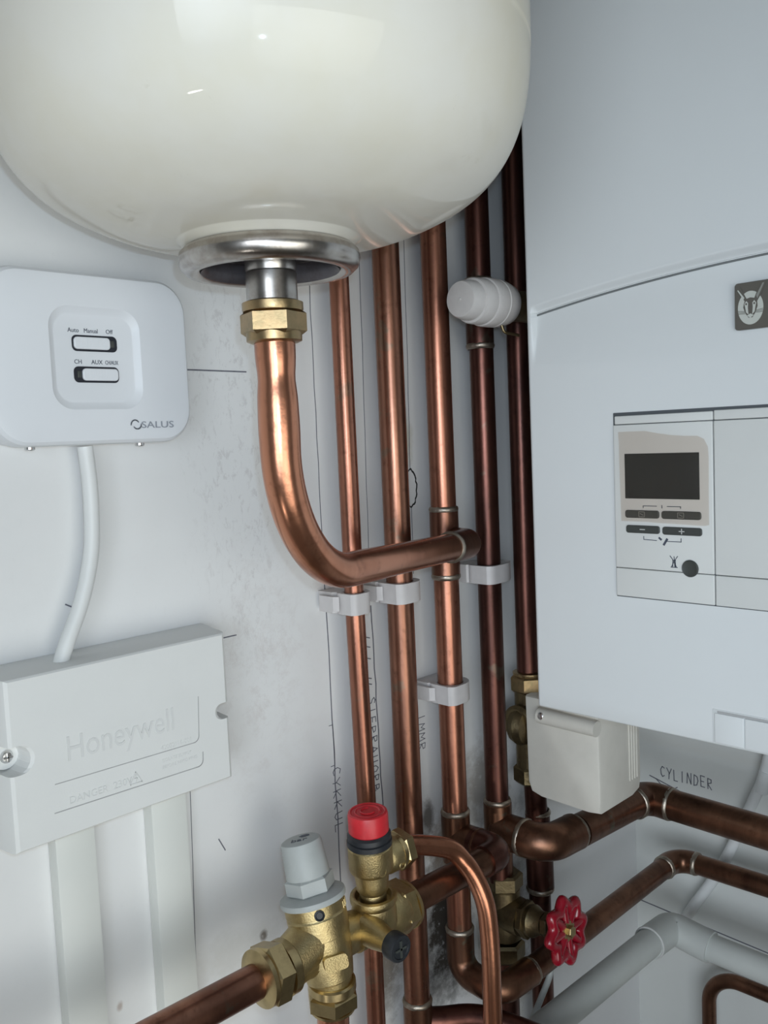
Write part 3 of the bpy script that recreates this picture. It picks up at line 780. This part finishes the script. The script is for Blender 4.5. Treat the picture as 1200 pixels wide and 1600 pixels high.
# hare head with two ears
plate_shape([(-.0042, .0012), (-.0036, .0030), (-.0092, .0108), (-.0088, .0122), (-.0062, .0118), (-.0024, .0044), (0, .0050), (.0026, .0044), (.0062, .0128), (.0088, .0146), (.0104, .0138), (.0072, .0068), (.0044, .0022), (.0046, -.0010), (.0030, -.0052), (.0012, -.0078), (-.0012, -.0078), (-.0030, -.0052), (-.0046, -.0010)], 'hare_head', 'plate', .0002, .0003)
plate_shape([(-.0044, .0040), (-.0084, .0104), (-.0078, .0106), (-.0038, .0052)], 'hare_ear', 'plate_light', .0001, .0005)
plate_shape([(.0046, .0038), (.0090, .0132), (.0080, .0132), (.0038, .0058)], 'hare_ear', 'plate_mid', .0001, .0005)
for s in (-1, 1):
    plate_shape([(s * .0012, -.0058), (s * .0016, -.0012), (s * .0014, .0016), (s * .0026, .0030), (s * .0038, .0012), (s * .0034, -.0006), (s * .0028, -.0042)], 'hare_cheek', 'plate_light', .0001, .0005)
    plate_shape([(s * .0026 + .0006 * cos(k * pi / 5), .0010 + .0007 * sin(k * pi / 5)) for k in range(10)], 'hare_eye', 'plate', .0001, .0006)
    b = B()
    for k in range(3): stroke(b, [(xe - .0003, py - .0005 - s * .0035, pz - .0036 - k * .0007), (xe - .0003, py - .0005 - s * .0080, pz - .0030 - k * .0009)], nr, .0003, .0002)
    link('hare_whisker', b, 'plate', em, 0)
plate_shape([(-.0022, -.0064), (0, -.0052), (.0022, -.0064), (0, -.0080)], 'hare_nose', 'plate_light', .0001, .0006)
# bottom flap
b = B(); bx(b, (FX - .0005, -.2650, ZB), (FX + .001, -.4150, 1.3030), .0004); fp = link('bottom_flap', b, 'boiler', t, 30)
b = B(); bx(b, (FX - .0013, -.2665, ZB + .0005), (FX, -.2870, 1.3005), .0006, 3); link('flap_end', b, 'boiler', fp, 30)
b = B(); bx(b, (FX - .0016, -.2878, ZB + .0005), (FX, -.4135, 1.3005), .0006, 3); link('flap_front', b, 'boiler', fp, 30)
b = B(); bx(b, (FX - .0008, -.2685, 1.3006), (FX, -.4120, 1.3022)); link('flap_gap', b, 'line', fp, 30)

# ------------------------------------------------------------------ motorised zone valve (cream box under the boiler)
t = thing('zone_valve', (-.2315, -.055, 1.155), 'cream plastic box-shaped motor valve hanging under the left edge of the boiler', 'motorised valve')
b = B()
o = [(-.0405, 1.252), (-.1200, 1.252), (-.1205, 1.1680), (-.1190, 1.1560), (-.1080, 1.1545), (-.0560, 1.1560), (-.0450, 1.1590), (-.0415, 1.1680)]
rings = []
for dx, g in ((-.2735, .003), (-.2725, .001), (-.2700, 0), (-.2150, 0), (-.1990, .002), (-.1960, .006)):
    cy, cz_ = -.081, 1.204
    rings.append([b.verts.new((dx, cy + (y - cy) * (1 - g / .04), cz_ + (z - cz_) * (1 - g / .046))) for y, z in o])
n = len(o)
for p, q in zip(rings, rings[1:]):
    for i in range(n): b.faces.new((p[i], p[(i + 1) % n], q[(i + 1) % n], q[i]))
b.faces.new(rings[0][::-1]); b.faces.new(rings[-1])
bmesh.ops.bevel(b, geom=[e for e in b.edges if len(e.link_faces) == 2 and e.calc_face_angle(0) > .3 and abs(e.verts[0].co.x - e.verts[1].co.x) > .004], offset=.0022, segments=3, profile=.5, affect='EDGES')
link('motor_housing', b, 'valve_box', t, 40)
for k in range(4):
    b = B(); bx(b, (-.2225 + k * .0045, -.1195, 1.172), (-.2205 + k * .0045, -.1213, 1.246), .0004); link('housing_rib', b, 'valve_box', t, 30)
b = B(); tube(b, [(-.2770, -.060, 1.2375), (-.2770, -.121, 1.2365)], lambda f: .0074 - .0003 * f, 28); bx(b, (-.2765, -.060, 1.2440), (-.270, -.118, 1.2335), .001); link('lid_screw_channel', b, 'valve_box', t, 30)
b = B(); lathe(b, [(.0036, 0), (.0036, .0016), (.0022, .0022), (0, .0022)], (-.2775, -.0625, 1.2390), V((-.45, 1, 0)), 18); lathe(b, [(.0038, 0), (.0038, .0008), (.0026, .002), (0, .0022)], (-.2825, -.0655, 1.2388), nr, 18); link('screw', b, 'chrome', t)
xz = RX[4] - .003
b = B()
rod(b, (xz, RY, 1.165), (xz, RY, 1.252), .0145, 32, .002); lathe(b, [(.008, 0), (.017, .004), (.0195, .011), (.017, .018), (.008, .022)], (xz - .012, RY - .011, 1.218), V((0, 1, 0)), 32)
rod(b, (xz - .022, RY, 1.221), (xz, RY, 1.221), .018, 32, .003)
rod(b, (xz, RY, 1.20), (xz + .008, -.048, 1.20), .014, 28)
hexnut(b, (xz, RY, 1.158), (xz, RY, 1.176), .0178, .2)
link('valve_body', b, 'brass_dark', t, 30)
b = B(); hexnut(b, (xz, RY, 1.249), (xz, RY, 1.266), .0180, .35); lathe(b, [(.0150, 0), (.0155, .001), (.0155, .003), (.0128, .004)], (xz, RY, 1.2655), Z, 32); link('compression_nut', b, 'brass_old', t, 30)

# ------------------------------------------------------------------ inlet control group at the bottom
PZ, PY = 1.1505, -.080
lean = radians(13)
ax = V((-.03, sin(lean), cos(lean))).normalized()
c0 = V((-.5685, PY - .001, 1.153))
def pa(h, off=V((0, 0, 0))): return c0 + ax * h + off
t = thing('pressure_reducing_valve', tuple(pa(-.045)), 'brass valve with a grey plastic adjusting cap at lower left', 'pressure valve')
b = B()
# central cone, chest and waist of the casting
lathe(b, [(.0140, -.026), (.0152, -.0215), (.0165, -.0205), (.0178, -.013), (.0180, -.0085), (.0190, -.0080), (.0196, .002), (.0200, .0035), (.0200, .009), (.0206, .0095), (.0210, .023), (.0203, .0240), (.0203, .0250), (.0212, .0255), (.0212, .0325), (.0195, .0340)], tuple(c0), ax, 48)
lathe(b, [(.0150, 0), (.0155, .003), (.0130, .018), (.0138, .026)], (c0.x - .001, PY, PZ), V((-1, 0, .035)), 36)
lathe(b, [(.0165, 0), (.0150, .006), (.0132, .020), (.0128, .045)], (c0.x - .008, PY, PZ), V((1, 0, -.02)), 36)
h0 = pa(.010, V((-.004, 0, 0))); h1 = V((-.6010, PY, PZ + .0035)); lathe(b, [(.0150, 0), (.0172, .004), (.0160, .014), (.0150, (h1 - h0).length - .002), (.0172, (h1 - h0).length)], tuple(h0), h1 - h0, 36)
h2 = pa(.004, V((.004, 0, 0))); h3 = V((-.5365, PY, PZ)); lathe(b, [(.0145, 0), (.0150, .008), (.0138, .020), (.0135, (h3 - h2).length)], tuple(h2), h3 - h2, 36)
# raised shield on the front of the body
bx_ = B()
b2 = pa(.006, V((-.012, -.012, 0)))
link('body', b, 'brass', t, 35)
b = B(); u_ = V((.94, -.34, 0)).normalized()
prism(b, rrect(.017, .010, .003, 5), tuple(pa(-.001, V((-.006, -.0178, 0)))), V((.95, -.32, 0)).normalized(), ax, V((-.32, -.95, 0)).normalized(), .0030); bx_.free()
link('body_badge', b, 'brass', t, 30)
b = B(); hexnut(b, (-.606, PY, PZ + .0035), (-.6210, PY, PZ + .0045), .0205, .3); lathe(b, [(.0190, 0), (.0188, .003), (.0125, .0055)], (-.6205, PY, PZ + .0045), V((-1, 0, 0)), 40); lathe(b, [(.0172, 0), (.0182, .001), (.0182, .007)], (-.599, PY, PZ + .003), V((-1, 0, 0)), 40)
link('compression_nut', b, 'brass_nut', t, 30)
b = B(); dn = pa(-.026); dz = V((0.02, .05, -1)).normalized(); q0 = V(dn) - dz * .004
lathe(b, [(.0150, 0), (.0165, .001), (.0168, .006), (.0150, .007)], tuple(q0), dz, 40); hexnut(b, q0 + dz * .007, q0 + dz * .0195, .0185, .1); lathe(b, [(.0160, 0), (.0158, .002), (.0120, .004)], tuple(q0 + dz * .019), dz, 32)
link('compression_nut', b, 'brass_nut', t, 30)
b = B(); lathe(b, [(.0195, .0315), (.0228, .0325), (.0232, .0345), (.0228, .0362), (.0170, .0385), (.0135, .039)], tuple(c0), ax, 48)
hexnut(b, pa(.038), pa(.0500), .0172, .55)
lathe(b, [(.0130, .0485), (.0154, .0500), (.0152, .0530), (.0144, .0712), (.0137, .0736), (.0118, .0745), (0, .0745)], tuple(c0), ax, 48)
link('adjusting_cap', b, 'grey_cap', t, 30)
b = B(); tu = (X - ax * X.dot(ax)).normalized(); tv = ax.cross(tu)
cc = pa(.0746)
tr_, tw_ = (tu - tv).normalized(), (tu + tv).normalized()
text_mesh(b, 'bar', tuple(cc - tr_ * .0065 - tw_ * .0055), tuple(tr_), tuple(tw_), .0088, .0002)
prism(b, [(.0035 * (1 + .2 * sin(k * 3)) * cos(2 * pi * k / 14), .0025 * sin(2 * pi * k / 14)) for k in range(14)], tuple(cc + tw_ * .0050 + tr_ * .0025), tr_, tw_, ax, .0002); link('cap_lettering', b, 'ink', t, 0)
b = B(); g = V((-.50, -.86, 0)).normalized(); g = (g - ax * g.dot(ax)).normalized(); lathe(b, [(.0036, .019), (.0036, .0222), (.0028, .0225), (.0022, .0216), (0, .0216)], tuple(pa(.0280)), g, 20); link('gauge_plug', b, 'black_rubber', t)
b = B()
for k in range(6):
    a = radians(-62 + k * 9); d = (tu * cos(a) + (-tv) * 0 + ax.cross(tu) * sin(a)).normalized()
    s = pa(.0245) + d * .0210; e = pa(.0290) + d * .0210; tube(b, [s, e], .0006, 6)
link('cast_lettering', b, 'brass', t)

t = thing('inlet_pipe', (-.80, PY, PZ), 'dark copper pipe coming in from the lower left to the brass valve', 'pipe')
b = B(); tube(b, resample([V((-1.3, PY, PZ + .022)), V((-.600, PY, PZ + .0035))], .03), .0112, 32); link('tube', b, 'copper_mid', t)
t = thing('outlet_drop_pipe', (c0.x, PY, .3), 'short bright copper pipe dropping from under the grey-capped valve', 'pipe')
b = B(); e_ = q0 + dz * .018; tube(b, arc_path([e_, e_ + dz * .03, (e_.x, e_.y + .002, .001)], .05), .0112, 32); link('tube', b, 'copper_bright', t)

# strainer tee + pressure relief valve
t = thing('relief_valve', (-.520, -.083, 1.13), 'brass relief valve with a round red cap and black collar', 'safety valve')
ra = V((-.045, -.02, 1)).normalized(); rc = V((-.520, -.082, 1.153))
def rp(h): return rc + ra * h
b = B()
lathe(b, [(.0150, -.016), (.0172, -.008), (.0178, 0), (.0172, .008), (.0150, .0125)], tuple(rc), V((1, 0, -.02)), 36) if False else None
lathe(b, [(.012, -.014), (.0160, -.008), (.0175, .0), (.0165, .008), (.0155, .012), (.0168, .0135), (.0172, .016), (.0168, .0185), (.0150, .019), (.0135, .0185), (.0128, .013)], tuple(rc), ra, 44)
lathe(b, [(.0135, -.024), (.0140, .0), (.0168, .008), (.0175, .020), (.0150, .024)], tuple(rc + V((.002, 0, -.003))), V((1, 0, -.02)), 36)
link('tee_body', b, 'brass', t, 40)
b = B()
lathe(b, [(.0098, .014), (.0100, .020), (.0098, .021), (.0116, .0235), (.0122, .030), (.0128, .036), (.0155, .0380), (.0162, .040), (.0162, .0560), (.0150, .0575)], tuple(rc), ra, 44)
lathe(b, [(.0112, 0), (.0112, .010), (.0120, .012), (.0130, .014), (.0130, .0250), (.0118, .0270)], tuple(rp(.0425)), V((1, 0, -.03)), 36)
link('valve_body', b, 'brass', t, 35)
b = B(); o2 = rp(.0425) + V((.026, 0, -.0008)); hexnut(b, o2, o2 + V((.0095, 0, -.0003)), .0150, .2); lathe(b, [(.0132, -.003), (.0136, 0)], tuple(o2), X, 32); link('outlet_nut', b, 'brass_nut', t, 30)
b = B(); lathe(b, [(.0158, .0570), (.0164, .0576), (.0164, .0610), (.0152, .0616), (.0152, .0622), (.0160, .0627), (.0158, .0655), (.0140, .0670)], tuple(rc), ra, 44); link('collar', b, 'black_rubber', t, 30)
b = B()
sg = 72; R0_ = .0146
prof = [(r_, h_ + .004) for r_, h_ in [(.0130, .0620), (R0_ - .0006, .0632), (R0_, .0640), (R0_, .0760), (.0140, .0778), (.0126, .0784), (.0116, .0776), (.0100, .0776), (.0096, .0782), (.0088, .0784), (.0080, .0777), (0, .0777)]]
lathe(b, prof, tuple(rc), ra, sg); link('red_cap', b, 'red_cap', t, 30)
b = B(); st = [rp(.0821) + tu * .0052 * cos(radians(40 + 28 * k)) + Y * .0052 * sin(radians(40 + 28 * k)) for k in range(10)]; tube(b, st, .0007, 6); link('arrow_mark', b, 'red_cap', t)
b = B(); g1 = rp(.0415) + V((-.0035, -.0152, 0)); ring(b, g1, V((-.2, -1, 0)), .0030, .0006, 20, 6); g2 = rp(.037) + V((.020, -.0124, 0)); ring(b, g2, V((0, -1, 0)), .0028, .0006, 20, 6); link('cast_mark', b, 'brass', t)
# round black test plug in front
b = B(); pd = V((-.05, -1, -.02)).normalized(); pp = V((-.5345, -.088, 1.1535))
lathe(b, [(.0110, 0), (.0100, .012), (.0080, .022), (.0080, .028)], tuple(pp), pd, 32); link('port', b, 'brass', t, 30)
b = B(); lathe(b, [(.0078, .026), (.0092, .0265), (.0096, .028), (.0096, .0350), (.0089, .0364), (.0070, .0366), (.0066, .0358), (0, .0358)], tuple(pp), pd, 36); pl = link('test_plug', b, 'black_rubber', t, 30)
b = B(); cpt = pp + pd * .0362; bx(b, cpt - V((.0008, .0006, .006)), cpt + V((.0008, .0004, .006))); bx(b, cpt - V((.005, .0006, .0008)), cpt + V((.005, .0004, .0008))); link('plug_slot', b, 'key', pl, 0)
# right compression nut
b = B(); hexnut(b, (-.5010, PY, PZ - .001), (-.4865, PY, PZ - .002), .0202, .15); lathe(b, [(.0185, 0), (.0180, .003), (.0122, .0055)], (-.4870, PY, PZ - .002), V((1, 0, 0)), 40); lathe(b, [(.015, 0), (.0188, .003), (.0188, .006)], (-.5065, PY, PZ - .001), X, 40)
link('compression_nut', b, 'brass', t, 30)

# copper discharge pipe from the relief valve
b = B(); o3 = o2 + V((.004, 0, 0)); P = catmull([o3, o3 + V((.012, 0, -.0010)), (-.444, -.088, 1.1790), (-.4325, -.094, 1.1660), (-.4265, -.101, 1.1510), (-.4235, -.107, 1.1320), (-.4225, -.109, 1.110), (-.4226, -.110, 1.085), (-.4228, -.110, 1.060), (-.4228, -.110, 1.00), (-.4228, -.110, .94), (-.4228, -.110, .001)], 12)
tube(b, resample(P, .01), .0076, 28); t = thing('discharge_pipe', (-.3935, o3.y, .0), 'bright thin copper pipe curving down from the red-capped valve', 'pipe'); link('tube', b, 'copper_bright', t)

# dark supply pipe to the lower tee on riser three
t = thing('supply_pipe', (-.42, PY, PZ), 'dark copper pipe between the brass valve nut and the middle riser', 'pipe')
b = B(); tube(b, resample(arc_path([(-.4880, PY, PZ - .001), (RX[2] - .022, PY, 1.1455)], .01), .02), .0112, 32); link('tube', b, 'copper_low', t)
b = B(); tube(b, arc_path([(RX[2] - .024, PY, 1.1455), (RX[2], PY, 1.145), (RX[2], -.050, 1.145)], .0135, 10), .0130, 32); link('elbow', b, 'copper_dark', t)
solder(t, (RX[2], -.056, 1.145), Y, .0126, 'copper_low')

# ------------------------------------------------------------------ gate valve with red wheel
xg = RX[3] + .008
t = thing('gate_valve', (xg, RY, .99), 'dull brass gate valve with a scalloped red handwheel', 'gate valve')
b = B()
rod(b, (xg, RY, 1.02), (xg, RY, 1.072), .0150, 32, .002); hexnut(b, (xg, RY, 1.070), (xg, RY, 1.086), .0180, .2); hexnut(b, (xg, RY, 1.000), (xg, RY, 1.018), .0180, .2)
lathe(b, [(.0120, -.010), (.0165, .002), (.0172, .012), (.0165, .022)], (xg, RY, 1.047), V((0, -1, 0)), 36)
link('body', b, 'brass_dark', t, 30)
b = B(); a0 = V((xg, RY - .022, 1.047)); d0 = V((0, -1, .13)).normalized(); hexnut(b, a0, a0 + d0 * .008, .0172, .1)
lathe(b, [(.0142, .008), (.0146, .012), (.0110, .018), (.0105, .024)], tuple(a0), d0, 32); hexnut(b, a0 + d0 * .024, a0 + d0 * .031, .0115, .3); rod(b, a0 + d0 * .03, a0 + d0 * .052, .0035, 16); link('bonnet', b, 'brass_dark', t, 30)
b = B(); wc = a0 + d0 * .047; wu = X.copy(); wv = wu.cross(d0).normalized()
NR = 96; lay = []
def wheel_r(a): return .0268 + .0030 * cos(8 * a)
# scalloped rim as a flattened torus
sec = 12; rings = []
for k in range(NR):
    a = 2 * pi * k / NR; d = wu * cos(a) + wv * sin(a); R_ = wheel_r(a) - .0042
    rings.append([b.verts.new(wc + d * (R_ + .0060 * cos(2 * pi * j / sec)) + d0 * (.0050 * sin(2 * pi * j / sec))) for j in range(sec)])
for k in range(NR):
    p, q = rings[k], rings[(k + 1) % NR]
    for j in range(sec): b.faces.new((p[j], p[(j + 1) % sec], q[(j + 1) % sec], q[j]))
lathe(b, [(.0, -.002), (.0095, -.002), (.0110, .0005), (.0100, .003), (0, .003)], tuple(wc), d0, 32)
for k in range(8):
    a = 2 * pi * (k + .0) / 8 ; d = wu * cos(a) + wv * sin(a); tube(b, [wc + d * .007, wc + d * .0215], .0042, 10)
wh = link('handwheel', b, 'red_paint', t, 60); wh['label'] = 'red painted scalloped wheel'
b = B(); lathe(b, [(.0085, .0028), (.0085, .0036), (.0030, .0040)], tuple(wc), d0, 28); hexnut(b, wc + d0 * .0035, wc + d0 * .0075, .0052, .2); link('wheel_nut', b, 'brass', wh, 30)
b = B(); rod(b, (xg, RY, .001), (xg, RY, 1.002), .0110, 28); link('tail_pipe', b, 'copper_dark', t)
b = B(); rod(b, (xg - .003, RY, 1.084), (xg - .003, RY, 1.109), .0108, 28); link('inlet_stub', b, 'copper_low', t)

# ------------------------------------------------------------------ pipes round the corner
Z28 = 1.1255
t = thing('corner_pipe', (-.124, -.084, 1.10), 'thickest dark copper pipe, turning the corner below the cream valve box', 'pipe')
b = B(); P = [(-.255, -.084, Z28 - .001), (-.148, -.084, Z28 - .008)]; tube(b, P, .0152, 32); link('tube', b, 'copper_low', t); b = B(); tube(b, [(-.124, -.105, Z28 - .011), (-.124, -.6, Z28 - .022)], .0156, 32); link('tube', b, 'copper_low', t)
xb = x4 - .002
b = B(); tube(b, arc_path([(xb, -.058, 1.130), (xb, -.084, 1.1295), (-.262, -.084, 1.1265)], .020, 12), .0168, 32)
link('elbow', b, 'copper_low', t)
b = B(); tube(b, arc_path([(-.150, -.084, Z28 - .0078), (-.124, -.084, Z28 - .0095), (-.124, -.110, Z28 - .011)], .016, 12), .0170, 32); link('elbow', b, 'copper_low', t)
solder(t, (xb, -.0600, 1.130), Y, .0168); solder(t, (-.262, -.084, 1.1265), X, .0164); solder(t, (-.150, -.084, Z28 - .008), X, .0164); solder(t, (-.124, -.110, Z28 - .011), Y, .0164)

t = thing('corner_pipe', (-.05, -.075, 1.0), 'slimmer brown copper pipe passing behind the red wheel and turning the corner', 'pipe')
b = B(); tube(b, [(-.326, -.075, 1.016), (-.070, -.075, 1.016)], .0110, 32); link('tube', b, 'copper_low', t); b = B(); tube(b, [(-.046, -.095, 1.0175), (-.046, -.6, 1.0195)], .0110, 32); link('tube', b, 'copper_low', t)
b = B(); tube(b, arc_path([(-.073, -.075, 1.016), (-.046, -.075, 1.0165), (-.046, -.099, 1.0175)], .019, 12), .0125, 32); link('elbow', b, 'copper_low', t)
for c_, a_ in (((-.325, -.075, 1.016), X), ((-.073, -.075, 1.016), X), ((-.046, -.099, 1.0175), Y)): solder(t, c_, a_, .0122)

t = thing('waste_pipe', (-.08, -.085, .94), 'white plastic overflow pipe with an elbow in the corner', 'pipe')
b = B(); tube(b, arc_path([(-.335, -.085, .50), (-.335, -.085, .9640), (-.1230, -.085, .9575)], .016, 10), .0142, 36); link('tube', b, 'waste', t, 50)
b = B(); tube(b, [(-.079, -.125, .9480), (-.079, -.7, .936)], .0142, 36); link('tube', b, 'waste', t)
b = B(); P = arc_path([(-.1270, -.085, .9575), (-.079, -.085, .9540), (-.079, -.1300, .9480)], .010, 8); tube(b, P, .0168, 36); link('elbow', b, 'waste', t, 50)
b = B(); ring(b, (-.1268, -.085, .9575), X, .0160, .0012); link('elbow_lip', b, 'mark', t)

b = B(); P = catmull([(-.012, -.19, 1.29), (-.012, -.166, 1.145), (-.012, -.146, 1.085), (-.012, -.112, 1.005), (-.012, -.080, .950), (-.0005, -.064, .925)], 10)
tube(b, resample(P, .01), .0060, 18); single(link('white_flex_cable', b, 'cable', None), 'white cable sloping down the right wall behind the pipes', 'cable')
b = B(); tube(b, [(-.012, -.163, 1.128), (-.012, -.157, 1.104)], .0072, 20); single(link('cable_sleeve', b, 'cable', None), 'short white sleeve on the sloping cable above the thick corner pipe', 'cable sleeve')
b = B(); tube(b, resample(arc_path([(-.27, -.055, 1.00), (-.255, -.055, .985), (-.30, -.060, .955), (-.40, -.07, .90)], .02, 6), .008), .0030, 14); single(link('thin_grey_cable', b, 'waste', None), 'thin grey cable looping down beside the foot of the gate valve', 'cable')
b = B(); tube(b, resample(arc_path([(-.213, -.014, 1.34), (-.213, -.014, 1.07), (-.218, -.014, .004)], .1), .02), .0030, 14); single(link('thin_grey_cable', b, 'cable', None), 'thin pale cable running straight down just right of the darkest riser', 'cable')

b = B(); P = arc_path([(-.030, -.104, .001), (-.030, -.104, .888), (-.030, -.62, .888)], .036, 14)
tube(b, resample(P, .012), .0078, 28); t = thing('hooked_pipe', (-.03, -.104, .6), 'small brown copper pipe bending over in the lower right corner', 'pipe'); link('tube', b, 'copper_low', t)

t = thing('return_pipe', (-.3, -.08, .97), 'dark copper pipe skimming the bottom edge of the view behind the thin drop pipe', 'pipe')
b = B(); P = catmull([(RX[1] + .006, RY, .9985), (-.408, -.040, .9975), (-.3800, -.064, .9950), (-.350, -.108, .9800), (-.327, -.135, .9690), (-.30, -.16, .940), (-.29, -.17, .88), (-.29, -.17, .001)], 10)
tube(b, resample(P, .01), .0105, 28); link('tube', b, 'copper_dark', t)

# ------------------------------------------------------------------ camera
f_px = 1385.; pitch = radians(4.71); roll = radians(2.52); s = sqrt(.5)
F = V((cos(pitch) * s, cos(pitch) * s, -sin(pitch))); R0 = V((s, -s, 0)); U0 = R0.cross(F)
R = R0 * cos(roll) - U0 * sin(roll); U = U0 * cos(roll) + R0 * sin(roll)
cd = bpy.data.cameras.new('camera'); cam = bpy.data.objects.new('camera', cd); COL.objects.link(cam)
cd.sensor_fit = 'HORIZONTAL'; cd.sensor_width = 36; cd.lens = 36 * f_px / 1200; cd.clip_start = .01
C = V((-.944, -.534, 1.5))
cam.matrix_world = Matrix(((R.x, U.x, -F.x, C.x), (R.y, U.y, -F.y, C.y), (R.z, U.z, -F.z, C.z), (0, 0, 0, 1)))
S.camera = cam

# ------------------------------------------------------------------ light
def area(name, loc, target, size, sy, power, col, spread=180):
    l = bpy.data.lights.new(name, 'AREA'); l.shape = 'RECTANGLE'; l.size = size; l.size_y = sy; l.energy = power; l.color = col; l.spread = radians(spread)
    o = bpy.data.objects.new(name, l); COL.objects.link(o); o.location = loc
    o.rotation_euler = (V(target) - V(loc)).to_track_quat('-Z', 'Y').to_euler(); return o
area('daylight_window', (-1.05, -1.80, .92), (-.58, -.1, 1.20), 1.7, 1.3, 4.0, (.97, .985, .93), 78)
area('side_fill', (-2.0, -1.25, 1.35), (-.34, -.2, 1.22), 1.3, 1.1, 3.1, (.82, .91, 1.0), 60)  # added fill to brighten the boiler front, no known window
area('low_lamp', (-1.33, -.366, .757), (-.738, -.234, 1.638), .10, .022, .30, (1.0, .98, .92))
# the photographer's phone light
pl_ = bpy.data.lights.new('phone_light', 'POINT'); pl_.energy = 1.9; pl_.color = (.60, .79, 1.0); pl_.shadow_soft_size = .004
po = bpy.data.objects.new('phone_light', pl_); COL.objects.link(po); po.location = (-.932, -.537, 1.52)
w = bpy.data.worlds.new('world'); S.world = w; w.use_nodes = True
bg = w.node_tree.nodes['Background']; bg.inputs[0].default_value = (.86, .93, .88, 1); bg.inputs[1].default_value = .10
S.view_settings.view_transform = 'Standard'; S.view_settings.look = 'None'; S.view_settings.exposure = .16; S.view_settings.gamma = 1.; S.view_settings.use_curve_mapping = False
